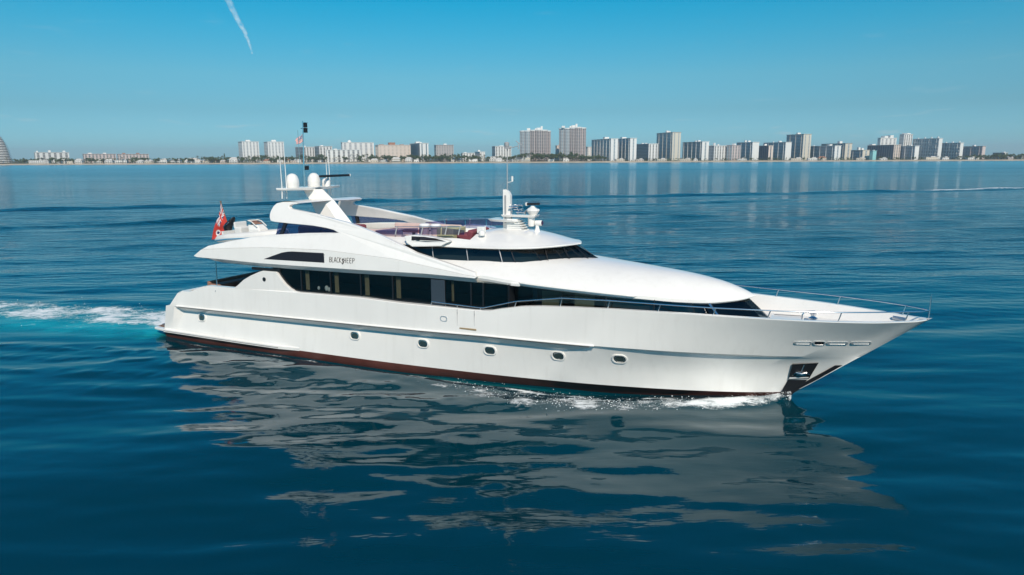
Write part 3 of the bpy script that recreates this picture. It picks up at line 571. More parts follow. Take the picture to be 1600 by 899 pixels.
# ---- upper deck: leaning fascia with the arch, soffit, decks
zc = linf((-13.84, 5.05), (-13.2, 5.28), (-9, 5.55), (-5, 5.62), (-1, 5.42), (1.5, 5.10), (3.2, 4.86), (4, 4.8))
def fy(x, z):
    c = zc(x)
    return 3.70-.12*(min(z, c)-4.8)-.45*max(0, z-c)
lowc = [(-13.84, 4.87), (-13.6, 4.815), (-11.61, 4.80), (-9.2, 4.75), (-7.24, 4.76), (-2.94, 4.80), (.77, 4.86), (3.3, 4.82)]
crease = [(-13.3, 5.23), (-11, 5.415), (-9, 5.55), (-7, 5.59), (-5, 5.62), (-3, 5.52), (-1, 5.42), (.5, 5.23), (1.5, 5.10), (2.6, 4.95), (3.35, 4.88)]
upper_ = [(3.2, 5.06), (1.85, 5.37), (.1, 5.75), (-1.0, 6.13), (-1.79, 6.38), (-2.56, 6.59), (-3.35, 6.79), (-4.03, 6.95), (-5.16, 7.13), (-6.28, 7.32), (-7.0, 7.41), (-7.56, 7.47), (-7.8, 7.51), (-7.90, 7.58), (-7.86, 7.67), (-7.70, 7.72), (-7.45, 7.735), (-7.3, 7.80), (-7.45, 7.86), (-7.66, 7.87), (-8.39, 7.83), (-8.76, 7.75), (-8.93, 7.60), (-9.02, 7.38), (-9.04, 7.2), (-8.99, 7.03), (-8.88, 6.88), (-8.6, 6.83), (-7.72, 6.79), (-6.84, 6.76), (-6.06, 6.73), (-5.25, 6.66), (-4.75, 6.58), (-4.4, 6.46), (-4.7, 6.445), (-5.01, 6.44), (-6.39, 6.37), (-8.51, 6.2), (-9.98, 6.01), (-11.4, 5.75), (-12.85, 5.45)]
for s in (-1, 1):
    dz = 0.0 if s == -1 else -.12
    up2 = [(x, z+dz*min(1, max(0, (z-6.3)/.5))) for x, z in upper_]
    mb = MB()
    outl = lowc+crease[::-1]
    mb.plate([(x, s*fy(x, z), z) for x, z in outl], [(x, s*(fy(x, z)-.30), z) for x, z in outl])
    mb.build('fascia', M['gelcoat'], yt, bevel=.012)
    outu = crease+up2
    mb = MB(); mb.plate([(x, s*fy(x, z), z) for x, z in outu], [(x, s*(fy(x, z)-.26), z) for x, z in outu]); mb.build('arch', M['gelcoat'], yt, bevel=.035)
    # bevelled underside
    mb = MB(); sx = np.linspace(-13.7, 3.3, 40); zl = linf(*lowc)
    mb.loft([[(x, s*(fy(x, zl(x))-.02), zl(x)+.01) for x in sx], [(x, s*(3.46), zl(x)-.22*min(1, (x+13.9)/2)) for x in sx], [(x, s*3.30, zl(x)-.24*min(1, (x+13.9)/2)) for x in sx]], flip=(s == 1)); mb.build('soffit_edge', M['gelcoat'], yt, smooth=30)
    # louvred engine-room intake
    lv = [(-8.86, 4.98), (-8.3, 5.17), (-7.68, 5.37), (-7.3, 5.44), (-7.0, 5.465), (-5.03, 5.49), (-4.97, 5.02)]
    mb = MB(); mb.plate([(x, s*(fy(x, z)+.004), z) for x, z in lv], [(x, s*(fy(x, z)-.05), z) for x, z in lv]); lo_ = mb.build('intake_louvre', M['louver'], yt)
    mb = MB(); lx = linf((4.98, -8.86), (5.17, -8.3), (5.37, -7.68), (5.44, -7.3), (5.49, -6.9))
    for z in np.arange(5.04, 5.47, .055): mb.box(((lx(z)-4.99)/2+.03, s*(fy(-6, z)+.012), z), (-4.99-lx(z)-.04, .03, .012), rx=.5*s)
    mb.build('slats', M['dark_frame'], lo_)
    # yacht name in thin rounded strokes
    SX = {'B': [[(0, 0), (0, 1), (.5, 1), (.7, .85), (.62, .62), (.45, .55), (.1, .55)], [(.45, .55), (.75, .38), (.7, .1), (.5, 0), (0, 0)]],
          'L': [[(0, 1), (0, .1), (.1, 0), (.6, 0)]], 'A': [[(0, 0), (.32, .95), (.4, 1), (.48, .95), (.8, 0)], [(.2, .33), (.62, .33)]],
          'C': [[(.72, .9), (.5, 1), (.2, .92), (.02, .6), (.02, .35), (.2, .08), (.5, 0), (.74, .1)]], 'K': [[(0, 0), (0, 1)], [(.65, 1), (.05, .45), (.7, 0)]],
          'S': [[(.85, .55), (.7, .8), (.35, .78), (.2, .58), (.4, .42), (.75, .28), (.85, -.02), (.6, -.28), (.25, -.24), (.12, 0)], [(.5, .85), (.5, -.35)]],
          'H': [[(0, 0), (0, 1)], [(0, .5), (.65, .5)], [(.65, 0), (.65, 1)]], 'E': [[(.62, 1), (.1, 1), (0, .9), (0, .1), (.1, 0), (.62, 0)], [(0, .52), (.52, .52)]],
          'P': [[(0, -.02), (0, 1), (.5, 1), (.74, .86), (.74, .64), (.5, .48), (.1, .48)]]}
    mb = MB(); hgt = .235; pos = -4.66
    for ch, adv in zip('BLACKSHEEP', (.155, .125, .16, .155, .125, .15, .175, .16, .16, .16)):
        for st in SX[ch]:
            mb.tube([(pos+px*.150 if s == -1 else -7.72-(pos+px*.150), s*(fy(pos, 5.08+pz*hgt)+.008), 5.085+.012*(pos+4.6)+pz*hgt) for px, pz in st], .0125, n=6)
        pos += adv
    mb.build('name_lettering', M['ink'], yt, smooth=50)
mb = MB(); sx = np.linspace(-13.6, 4.7, 30)
mb.loft([[(x, -3.35, zl(x)-.235*min(1, (x+13.9)/2)) for x in sx], [(x, 3.35, zl(x)-.235*min(1, (x+13.9)/2)) for x in sx]]); mb.build('soffit', M['gelcoat'], yt)
mb = MB(); mb.plate([(-13.8, -3.35, 4.88), (-14.1, -1.5, 4.95), (-14.1, 1.5, 4.95), (-13.8, 3.35, 4.88), (-13.0, 3.3, 5.38), (-13.0, -3.3, 5.38)], [(-13.6, -3.35, 4.7), (-13.7, -1.5, 4.7), (-13.7, 1.5, 4.7), (-13.6, 3.35, 4.7), (-12.8, 3.3, 5.3), (-12.8, -3.3, 5.3)]); mb.build('aft_lip', M['gelcoat'], yt, bevel=.03)
zd = linf((-13.2, 5.32), (-9.5, 5.62), (-8.5, 5.75), (-6, 5.8), (2.4, 5.85))
mb = MB(); sx = np.linspace(-13.1, -1.45, 30); mb.loft([[(x, -2.95, zd(x)) for x in sx], [(x, 2.95, zd(x)) for x in sx]]); mb.build('sun_deck', M['deck_white'], yt)
# transverse wing of the arch
mb = MB(); prof = [(-8.55, 7.80), (-8.35, 7.86), (-7.9, 7.89), (-7.45, 7.86), (-7.25, 7.79), (-7.5, 7.745), (-8.0, 7.735), (-8.4, 7.75)]
mb.loft([[(x, y, z-(.06 if y > 0 else 0)) for x, z in prof] for y in (-2.62, -1.3, 0, 1.3, 2.62)], close=True); mb.build('arch_wing', M['gelcoat'], yt, smooth=40)

# ---- coachroof sweeping down to the foredeck
yr = tabf((-2.5, 3.36), (3.3, 3.42), (5.1, 3.32), (7.7, 3.0), (10.3, 2.48), (12.1, 1.85), (12.9, 1.5), (13.9, .80), (14.4, .40), (14.62, 0))
zlp = tabf((-2.5, 4.86), (3.3, 4.76), (5.1, 4.59), (7.7, 4.40), (10.3, 4.22), (12.1, 4.09), (13, 4.07), (13.9, 4.13), (14.62, 4.28))
zcr = tabf((-2.5, 5.85), (3, 5.85), (5, 5.72), (8, 5.46), (10.3, 5.24), (11.9, 5.06), (13.3, 4.80), (14.2, 4.50), (14.62, 4.30))
pw = linf((0, 3.4), (5, 2.7), (9, 2.2), (14, 2))
sx = np.concatenate([np.linspace(-2.4, 12, 50), np.linspace(12.1, 14.615, 28)])
def roof_sec(x):
    y_, zl_, zc_ = yr(x), zlp(x), zcr(x); k = min(1, y_/1.2); ze = zl_+.17*k
    half = [(max(0, y_-.35*k), zl_-.03), (max(0, y_-.06*k), zl_-.015), (y_, zl_+.04*k), (y_-.015*k, ze)]
    for t_ in (.97, .92, .85, .77, .68, .58, .47, .35, .22, .1, 0): half.append((y_*t_, max(ze, ze+(zc_-ze)*(1-t_**pw(x)))))
    return half
rows = []
for x in sx:
    h_ = roof_sec(x); rows.append([(x, -y, z) for y, z in h_]+[(x, y, z) for y, z in h_[::-1][1:]])
mb = MB(); mb.loft(rows); mb.build('coachroof', M['gelcoat'], yt, smooth=28)
mb = MB(); mb.loft([[(x, -max(0, yr(x)-.3), zlp(x)-.03) for x in sx], [(x, max(0, yr(x)-.3), zlp(x)-.03) for x in sx]]); mb.build('coachroof_soffit', M['gelcoat'], yt)
for s in (-1, 1):
    xs_ = np.linspace(5.3, 10.1, 14); mb = MB(); mb.tube([(5.25, s*(yr(5.25)-.02), zlp(5.25)+.14)]+[(x, s*(yr(x)+.06), zlp(x)+.13) for x in xs_]+[(10.2, s*(yr(10.2)-.02), zlp(10.2)+.14)], .028); mb.build('grab_rail', M['gelcoat'], yt, smooth=60)
    mb = MB(); mb.box((5.08, s*3.30, 4.62), (.42, .16, .13)); mb.build('gutter_end', M['gelcoat'], yt, bevel=.02)
    mb = MB(); mb.tube([(13.0, s*1.62, 4.10), (13.65, s*2.0, 3.45)], .05); mb.build('roof_strut', M['steel'], yt, smooth=60)

for s in (-1, 1):
    xs_ = np.linspace(3.0, 5.2, 12); mb = MB(); mb.loft([[(x, s*(yr(x)+.015), zlp(x)+.05) for x in xs_], [(x, s*(yr(x)-.03), zlp(x)-.06) for x in xs_], [(x, s*(yr(x)-.18), 4.585) for x in xs_], [(x, s*(yr(x)-.5), 4.56) for x in xs_]], flip=(s == 1)); mb.build('soffit_edge', M['gelcoat'], yt, smooth=30)

# ---- wheelhouse
wl = [(-1.2, 2.80, 5.35), (.9, 2.80, 5.32), (2.4, 2.74, 5.27), (4, 2.58, 5.20), (5.0, 2.30, 5.14), (5.9, 1.85, 5.14), (6.7, 1.25, 5.2), (7.4, .62, 5.3), (7.86, 0, 5.43)]
wh = [(-1.2, 2.62, 5.97), (.7, 2.62, 5.97), (2.2, 2.55, 5.97), (3.7, 2.36, 5.97), (4.5, 2.08, 5.98), (5.2, 1.66, 6.0), (5.85, 1.10, 6.02), (6.35, .55, 6.05), (6.6, 0, 6.07)]
def on(P_, f): i = min(int(f), len(P_)-2); t_ = f-i; return tuple(P_[i][k]+(P_[i+1][k]-P_[i][k])*t_ for k in range(3))
for s in (-1, 1):
    cuts = [0, .9, 2.05, 3.15, 3.75, 5.0, 6.1, 7.1, 8]
    for a, b_ in zip(cuts[:-1], cuts[1:]):
        mb = MB(); fs_ = [a+(b_-a)*k/4 for k in range(5)]
        mb.loft([[mir(on(wl, f), s) for f in fs_], [mir(on(wh, f), s) for f in fs_]], flip=(s == 1)); mb.build('wheelhouse_window', M['dark_glass'], yt, smooth=60)
    for f in cuts[1:-1]:
        mb = MB(); a, b_ = on(wl, f), on(wh, f); mb.tube([mir(a, s), mir(b_, s)], .022, n=5); mb.build('window_mullion', M['grey_paint'] if f < 3.2 else M['dark_frame'], yt)
    for f in (5.5, 6.6, 7.6):
        a, b_ = Vector(mir(on(wl, f-.35), s)), Vector(mir(on(wh, f+.1), s)); o3 = Vector((.05, s*.03, .05)); mb = MB(); mb.tube([b_+o3, a.lerp(b_, .12)+o3], .016); mb.tube([a.lerp(b_, .25)+o3*1.2+Vector((-.12, 0, .05)), a.lerp(b_, .12)+o3, a.lerp(b_, .0)+o3*1.2+Vector((.12, 0, 0))], .014); mb.build('wiper', M['black'], yt)
a0 = on(wl, 4.2)
mb = MB()
mb.loft([[mir(on(wl, f), -1) for f in np.linspace(0, 8, 20)], [(on(wl, f)[0]-.0, 0, on(wl, f)[2]) for f in np.linspace(0, 8, 20)]]); mb.loft([[mir(on(wl, f), 1) for f in np.linspace(0, 8, 20)], [(on(wl, f)[0], 0, on(wl, f)[2]) for f in np.linspace(0, 8, 20)]]); mb.box((-1.25, 0, 5.7), (.1, 5.2, .8)); mb.build('wheelhouse_floor', M['inside'], yt)
mb = MB(); mb.box((5.2, 0, 5.55), (.9, 2.2, .35), ry=.2); mb.box((2.4, 0, 5.6), (.2, 4, .7)); mb.build('helm_console', M['inside'], yt, bevel=.05)
for y in (-.9, .9):
    mb = MB(); mb.box((3.9, y, 5.55), (.5, .5, .2)); mb.box((3.65, y, 5.8), (.15, .5, .4), ry=-.15); mb.build('helm_seat', M['grey_paint'], yt, bevel=.06)

# ---- flybridge roof over the wheelhouse, open well aft
yf = tabf((-3.2, 2.74), (1, 2.74), (2.6, 2.66), (4, 2.45), (5, 2.1), (5.8, 1.6), (6.4, 1.05), (6.75, .5), (6.92, 0))
zf = tabf((-3.2, 5.97), (3, 5.97), (5, 5.99), (6.3, 6.05), (6.92, 6.10))
zt = tabf((-3.2, 6.42), (-2.2, 6.44), (0, 6.52), (1, 6.56), (2.1, 6.60), (3.2, 6.70), (3.8, 6.70), (5.2, 6.52), (6.2, 6.28), (6.92, 6.14))
def sec(x):
    y_, e, t_ = yf(x), zf(x), zt(x); k = min(1, y_/1.0); e2 = e+.10*k
    p = [(max(0, y_-.5*k), e+.01), (max(0, y_-.03*k), e), (y_+.05*k, e+.04*k), (y_+.04*k, e2)]
    well = min(1, max(0, (2.30-x)/.12)); side = min(1, max(0, (3.0-x)/1.4)) # shoulder is steeper aft
    zs = lambda q: e2+(t_-e2)*(1-q**(2.0+3.0*side))
    for q in (.97, .93, .90, .87): p.append((y_*q, zs(q)))
    for q in (.84, .83, .6, .4, .2, 0): z_ = zs(q); p.append((y_*q, z_*(1-well)+well*(6.03 if q < .84 else z_)))
    return p
sx = np.concatenate([np.linspace(-3.2, 2.1, 22), np.linspace(2.18, 2.32, 4), np.linspace(2.5, 5.8, 18), np.linspace(5.9, 6.915, 14)])
rows = []
for x in sx: h_ = sec(x); rows.append([(x, -y, z) for y, z in h_]+[(x, y, z) for y, z in h_[::-1][1:]])
mb = MB(); mb.loft(rows); mb.build('flybridge', M['gelcoat'], yt, smooth=30)
for s in (-1, 1): # side air scoop with dark mouth
    mb = MB(); oc = [(-.82, 6.42), (-.30, 6.50), (.55, 6.47), (1.1, 6.40), (1.62, 6.28), (1.2, 6.06), (.4, 5.99), (-.35, 5.95), (-.66, 6.1)]
    mb.plate([(x, s*(2.98-.12*(z-6.2)-(.10 if x > 1.3 else 0)), z) for x, z in oc], [(x, s*2.55, z) for x, z in oc]); sc_ = mb.build('air_scoop', M['gelcoat'], yt, bevel=.05)
    om = [(-.38, 6.44), (.3, 6.445), (.85, 6.40), (1.25, 6.32), (1.45, 6.255), (.4, 6.23), (-.38, 6.25)]
    mb = MB(); mb.plate([(x, s*(2.985-.12*(z-6.2)-(.08 if x > 1.3 else 0)), z) for x, z in om], [(x, s*2.8, z) for x, z in om]); mo = mb.build('scoop_mouth', M['louver'], sc_)
    mb = MB(); mb.box((-.02, s*2.985, 6.34), (.16, .06, .14)); mb.tube([(-.3, s*2.99, 6.3), (-.3, s*2.99, 6.4)], .03); mb.build('side_light', M['black'], sc_)
# sun-deck furniture, windbreak glass, handrail
def rail_glass(x0, x1, y, n, zb, h, m_, sgn, nm):
    for k in range(n):
        a, b_ = x0+(x1-x0)*k/n, x0+(x1-x0)*(k+1)/n
        mb = MB(); mb.plate([(a+.03, y, zb(a)), (b_-.03, y, zb(b_)), (b_-.03, y-.05*sgn, zb(b_)+h(b_)), (a+.03, y-.05*sgn, zb(a)+h(a))], [(a+.03, y-.012*sgn, zb(a)), (b_-.03, y-.012*sgn, zb(b_)), (b_-.03, y-.062*sgn, zb(b_)+h(b_)), (a+.03, y-.062*sgn, zb(a)+h(a))]); mb.build(nm, m_, yt)
for s in (-1, 1):
    rail_glass(-2.9, 2.1, s*2.36, 4, lambda x: zt(x)-.05, linf((-2.9, .18), (-1.6, .30), (1.5, .34), (2.1, .2)), M['purple'], s, 'windbreak_pane')
    for x in (-1.65, -.2, 1.1, 1.8):
        mb = MB(); mb.tube([(x, s*2.42, zt(x)-.05), (x+.08, s*2.36, zt(x)+.33)], .03); mb.build('rail_post', M['grey_paint'] if s == -1 else M['steel'], yt, smooth=60)
    mb = MB(); mb.tube([(x, s*2.35, zt(x)+.32) for x in np.linspace(-1.7, 1.85, 8)], .018); mb.build('handrail', M['steel'], yt, smooth=60)
    # purple side screens under the arch
    mb = MB(); scr = [(-7.6, 6.60), (-4.95, 6.45), (-4.2, 6.42), (-4.6, 6.62), (-5.25, 6.66), (-7.6, 6.80)]
    scr = [(-8.4, 6.20), (-6.3, 6.38), (-4.6, 6.46), (-4.8, 6.58), (-6.06, 6.72), (-8.4, 6.81)]
    mb.plate([(x, s*(fy(x, z)-.13), z) for x, z in scr], [(x, s*(fy(x, z)-.15), z) for x, z in scr]); mb.build('side_screen', M['purple'], yt)
    mb = MB(); mb.plate([(x, s*(fy(x, z)-.10), z) for x, z in ((-8.15, 6.20), (-7.95, 6.22), (-7.85, 6.81), (-8.05, 6.82))], [(x, s*(fy(x, z)-.2), z) for x, z in ((-8.15, 6.20), (-7.95, 6.22), (-7.85, 6.81), (-8.05, 6.82))]); mb.build('screen_post', M['black'], yt)
mb = MB(); mb.box((-2.6, 1.7, 6.05), (4.2, .8, .4)); mb.box((-2.6, 2.1, 6.30), (4.2, .25, .42)); mb.box((-4.6, -.2, 6.05), (.8, 3.6, .4)); mb.build('sun_deck_sofa', M['blush'], yt, bevel=.08)
mb = MB(); mb.box((-2.7, -1.9, 6.1), (2.6, .7, .5)); mb.box((-2.7, -2.18, 6.40), (2.6, .20, .40)); mb.build('side_bench', M['blush'], yt, bevel=.08)
mb = MB(); mb.box((-1.9, -.4, 6.38), (1.5, .9, .06)); mb.tube([(-1.9, -.4, 5.85), (-1.9, -.4, 6.36)], .08); mb.build('deck_table', M['wine'], yt)
for x, y in ((-.75, -1.2), (-.15, -1.15)):
    mb = MB(); mb.lathe([(.22, 5.86), (.22, 6.62), (.26, 6.66), (.27, 6.78), (.2, 6.84)], (x, y, 0), 14); mb.build('bar_stool', M['blush'], yt, smooth=40)
    mb = MB(); mb.lathe([(.24, 6.70), (.27, 6.73), (.27, 6.80), (.2, 6.86)], (x, y, 0), 14); mb.build('stool_cushion', M['white_cloth'], yt, smooth=40)
mb = MB(); mb.box((.75, -1.2, 6.30), (.9, 1.3, .9)); mb.build('bar_counter', M['olive'], yt, bevel=.05)
mb = MB(); mb.box((1.75, -.9, 6.27), (.8, 1.8, .5)); mb.box((2.05, -.9, 6.52), (.3, 1.8, .36), ry=.25); mb.build('sun_pad', M['wine'], yt, bevel=.08)
mb = MB(); mb.box((-6.8, -2.35, 6.25), (1.5, .4, .75)); mb.box((-5.3, -2.5, 6.25), (1.2, .35, .72)); mb.build('aft_lounge', M['blush'], yt, bevel=.1)
mb = MB(); mb.box((-7.0, .3, 6.1), (1.5, 2.6, .6)); mb.build('aft_sun_bed', M['wine'], yt, bevel=.1)
mb = MB(); mb.box((2.55, -1.55, 6.72), (.34, .3, .3)); mb.build('chart_box', M['gelcoat'], yt, bevel=.03)
mb = MB(); mb.lathe([(.14, 0), (.16, .1), (.12, .2), (.04, .24)], (2.75, -1.9, 6.5), 12); mb.build('deck_vent', M['gelcoat'], yt, smooth=40)

# ---- radar mast on the arch
def hexsec(cx, z, a, b_, k=.55): return [(cx-a, 0, z), (cx-a*k, -b_, z), (cx+a*k, -b_*.9, z), (cx+a, 0, z), (cx+a*k, b_*.9, z), (cx-a*k, b_, z)]
mb = MB(); mb.loft([hexsec(-6.55, 5.85, 1.15, .62), hexsec(-7.25, 6.8, 1.02, .55), hexsec(-7.95, 7.75, .82, .46), hexsec(-8.55, 8.38, .62, .42)], close=True); mb.build('radar_mast', M['gelcoat'], yt, smooth=20)
mb = MB(); mb.plate([(-9.25, -2.1, 8.50), (-8.5, -2.1, 8.50), (-8.1, -.6, 8.50), (-8.1, .7, 8.50), (-8.5, 2.25, 8.50), (-9.25, 2.25, 8.50), (-9.45, .6, 8.50), (-9.45, -.6, 8.50)], [(-9.2, -2.1, 8.38), (-8.55, -2.1, 8.38), (-8.2, -.6, 8.34), (-8.2, .7, 8.34), (-8.55, 2.25, 8.38), (-9.2, 2.25, 8.38), (-9.4, .6, 8.34), (-9.4, -.6, 8.34)]); mp_ = mb.build('mast_platform', M['gelcoat'], yt, bevel=.03)
dome = lambda r, h: [(r*.93, 0), (r*.97, .10), (r, .12), (r, h*.45), (r*.93, h*.65), (r*.75, h*.83), (r*.45, h*.95), (r*.1, h)]
for y, r_, h_ in ((-1.2, .35, .74), (.5, .35, .74), (1.5, .24, .42)):
    mb = MB(); mb.lathe(dome(r_, h_), (-8.9, y, 8.50), 22); d_ = mb.build('radome', M['gelcoat'], yt, smooth=40)
    mb = MB(); mb.lathe([(r_*.96, 0), (r_*1.0, .015), (r_*1.0, .05), (r_*.95, .06)], (-8.9, y, 8.52), 22); mb.build('dome_base', M['rubber'], d_, smooth=30)
mb = MB(); mb.lathe([(.16, 0), (.18, .25), (.1, .42)], (-8.35, .95, 8.5), 12); mb.tube([(-8.35, .95, 8.85), (-8.35, .95, 9.0)], .05); rp = mb.build('radar_pedestal', M['gelcoat'], yt, smooth=40)
sc = MB(); sc.box((-8.2, 1.45, 9.06), (.14, 2.75, .13), rz=.06); sc.build('radar_scanner', M['black'], rp, bevel=.03)
mb = MB(); mb.box((-8.28, 2.85, 9.06), (.15, .10, .14), rz=.06); mb.build('scanner_cap', M['gelcoat'], rp, bevel=.03)
for y, z0, z1 in ((-2.0, 7.95, 10.3), (-1.66, 7.95, 10.4), (1.62, 7.9, 9.95), (1.85, 7.9, 10.3)):
    mb = MB(); mb.tube([(-8.9, y*1.02, z0), (-8.9, y, 8.5), (-8.92, y, z1)], [.03, .028, .014]); mb.box((-8.9, y*1.01, 8.42), (.12, .1, .12)); mb.build('whip_antenna', M['gelcoat'], yt, smooth=60)
mb = MB(); mb.tube([(-8.9, -.3, 8.4), (-8.9, -.12, 12.0)], [.045, .03]); mb.tube([(-8.9, -.3, 11.6), (-8.9, .0, 11.62)], .018); mb.tube([(-8.9, -.55, 9.4), (-8.9, -.55, 11.5)], .012); mb.build('signal_mast', M['steel'], yt, smooth=60)
for z, h_ in ((11.78, .22), (11.50, .22), (9.5, .2)):
    mb = MB(); mb.box((-8.9, .04 if z > 10 else -.02, z), (.18, .18, h_)); mb.box((-8.9, .04 if z > 10 else -.02, z+h_/2+.02), (.22, .22, .03)); mb.build('signal_light', M['black'], yt, bevel=.02)

# ---- forward mast
mb = MB(); mb.loft([[(3.0+dx, dy, z) for dx, dy in ((0, -.14), (.36*k, -.10), (.36*k, .10), (0, .14))] for z, k in ((6.6, 1.1), (7.2, 1.05), (8.25, 1), (8.42, .75), (8.52, .35))], close=True); fm_ = mb.build('forward_mast', M['gelcoat'], yt, smooth=25)
mb = MB(); mb.box((3.12, -.135, 7.6), (.09, .02, 1.3)); mb.build('mast_track', M['grey_paint'], fm_)
mb = MB(); mb.tube([(3.17, 0, 8.4), (3.17, 0, 10.42)], .024); mb.box((3.2, 0, 10.46), (.24, .2, .08)); mb.lathe([(.10, 0), (.12, .04), (.12, .2), (.06, .24)], (3.15, 0, 10.5), 10); mb.tube([(3.25, 0, 10.44), (3.75, 0, 10.55)], .016); mb.tube([(3.62, 0, 10.78), (3.92, 0, 10.58)], .02); mb.tube([(3.75, 0, 10.4), (3.75, 0, 10.66)], .02); mb.build('wind_sensor', M['grey_paint'], fm_, smooth=40)
mb = MB(); mb.tube([(3.42, .02, 8.9), (3.42, .02, 9.15)], .05); mb.tube([(3.17, 0, 8.85), (3.42, .02, 8.9)], .015); mb.build('mast_light', M['gelcoat'], fm_, smooth=40)
mb = MB(); mb.plate([(2.35, -.5, 7.14), (3.75, -.55, 7.10), (3.75, .55, 7.10), (2.35, .5, 7.14)], [(2.45, -.4, 7.02), (3.75, -.5, 7.0), (3.75, .5, 7.0), (2.45, .4, 7.02)]); mb.plate([(2.95, -.3, 7.34), (4.75, -.3, 7.36), (4.75, .3, 7.36), (2.95, .3, 7.34)], [(3.0, -.25, 7.24), (4.65, -.25, 7.24), (4.65, .25, 7.24), (3.0, .25, 7.24)]); mb.build('mast_shelf', M['gelcoat'], yt, bevel=.02)
mb = MB()
for k in range(5): mb.box((3.62+.05*k, 0, 7.06-.1*k), (.55+.1*k, .8, .05))
mb.plate([(3.3, -.4, 6.6), (4.15, -.4, 6.55), (3.75, -.3, 7.15), (3.3, -.3, 7.15)], [(3.3, .4, 6.6), (4.15, .4, 6.55), (3.75, .3, 7.15), (3.3, .3, 7.15)]); mb.build('louvred_base', M['gelcoat'], yt)
mb = MB(); mb.lathe([(.18, 0), (.22, .05), (.32, .20), (.30, .26), (.14, .36), (.1, .42)], (4.5, 0, 7.36), 12); r2 = mb.build('bow_radar', M['gelcoat'], yt, smooth=20)
mb = MB(); mb.box((4.5, 0, 7.87), (.95, .12, .12), ry=-.06, rz=-.5); mb.build('radar_scanner', M['black'], r2, bevel=.04)
mb = MB(); mb.lathe([(.02, -.09), (.08, -.07), (.10, 0), (.08, .07), (.02, .09)], (4.08, .23, 7.83), 10); mb.build('scanner_cap', M['gelcoat'], r2, smooth=40)
mb = MB(); mb.lathe([(.05, -.46), (.14, -.44), (.17, -.36), (.17, 0)], (4.42, 0, 7.26), 14); mb.build('camera_pod', M['gelcoat'], yt, smooth=40)
mb = MB(); mb.lathe([(.18, 0), (.14, .1), (.09, .25), (.08, .38)], (4.72, 0, 6.50), 14); mb.lathe([(.11, -.15), (.13, -.13), (.13, .14), (.11, .19)], (4.78, 0, 6.98), 14, axis=(1, -.1, .05)); sl_ = mb.build('searchlight', M['gelcoat'], yt, smooth=35)
mb = MB(); mb.lathe([(.10, 0), (.105, .012)], (4.975, -.02, 6.99), 14, axis=(1, -.1, .05)); mb.build('lens', M['lens'], sl_)
for (x, y, z, a) in ((3.5, -.25, 7.72, .95), (3.65, -.05, 7.60, .85), (3.55, .2, 7.78, .8), (3.85, -.2, 7.48, .6)):
    mb = MB(); mb.tube([(x-.12, y, z), (x+.05, y, z), (x+.28, y-.02, z+.0), (x+.36, y-.02, z)], [.045, .03, .045, .10]); mb.build('air_horn', M['steel'], yt, smooth=40)
mb = MB(); mb.tube([(3.4, -.1, 7.36), (3.45, -.15, 7.75), (3.6, -.1, 7.8)], .025); mb.tube([(3.7, 0, 7.36), (3.8, -.1, 7.6)], .02); mb.build('horn_bracket', M['steel'], yt, smooth=60)
# ------------------------------------------------------------------ things carried by the yacht
def ypt(x, y, z): return (YO[0]+c_*x-s_*y, YO[1]+s_*x+c_*y, z)
# tender lying on the boat deck, stern aft
td = empty('tender', ypt(-11.95, -1.15, 5.42), YAW); tag(td, 'white inflatable tender with black outboard stowed on the yacht\'s aft upper deck', 'tender')
for s in (-1, 1):
    mb = MB(); path = [(-2.2, s*.72, .10), (-1.9, s*.74, .18), (-1, s*.78, .30), (.3, s*.78, .40), (1.3, s*.66, .50), (1.95, s*.36, .58), (2.2, 0, .60)]
    mb.tube(path, [.05, .20, .23, .24, .24, .23, .22], 12); mb.build('tube', M['rubber'], td, smooth=60)
    mb = MB(); mb.tube([(p[0], p[1]*1.0+s*.215, p[2]-.07) for p in path[1:5]], .04, 6); mb.build('rubbing_strake', M['blue_trim'], td, smooth=60)
mb = MB(); mb.loft([[(x, y*k, z) for y, z in ((-.75, .3), (-.45, -.02), (0, -.16), (.45, -.02), (.75, .3))] for x, k, z0 in ((-1.8, 1, 0), (.2, 1, 0), (1.4, .7, 0), (2.1, .1, 0))]); mb.build('tender_hull', M['gelcoat'], td, smooth=40)
mb = MB(); mb.box((0, 0, .22), (3.0, 1.2, .05)); mb.box((-1.75, 0, .4), (.12, 1.2, .4)); mb.build('tender_floor', M['gelcoat'], td)
mb = MB(); mb.loft([[(x0, y, z) for x0, y, z in ((-.05, -.36, zz), (.75*k, -.34*k, zz), (.75*k, .34*k, zz), (-.05, .36, zz))] for zz, k in ((.2, 1.1), (.75, 1), (1.0, .72))], close=True); mb.add([(-.05, -.30, 1.0), (.52, -.25, 1.0), (.52, .25, 1.0), (-.05, .30, 1.0)], [(0, 1, 2, 3)]); cn = mb.build('console', M['gelcoat'], td, bevel=.06)
mb = MB(); mb.tube([(.62, -.36, .9), (.25, -.36, 1.18), (-.05, -.34, 1.24), (.35, 0, 1.26), (-.05, .34, 1.24), (.25, .36, 1.18), (.62, .36, .9)], .03); mb.build('screen_frame', M['rubber'], cn, smooth=60)
mb = MB(); mb.lathe([(.16, 0), (.16, .025)], (-.12, 0, .9), 14, axis=(-1, 0, .4)); mb.build('steering_wheel', M['black'], cn)
mb = MB(); mb.box((.2, 0, 1.12), (.5, .55, .02), ry=.35); mb.build('screen', M['brown_seat'], cn)
mb = MB(); mb.box((-.75, 0, .55), (.5, .9, .6)); mb.box((-.98, 0, .95), (.12, .9, .35)); mb.build('helm_bench', M['rubber'], td, bevel=.06)
mb = MB(); mb.box((1.1, 0, .45), (.9, .9, .25)); mb.build('bow_cushion', M['rubber'], td, bevel=.06)
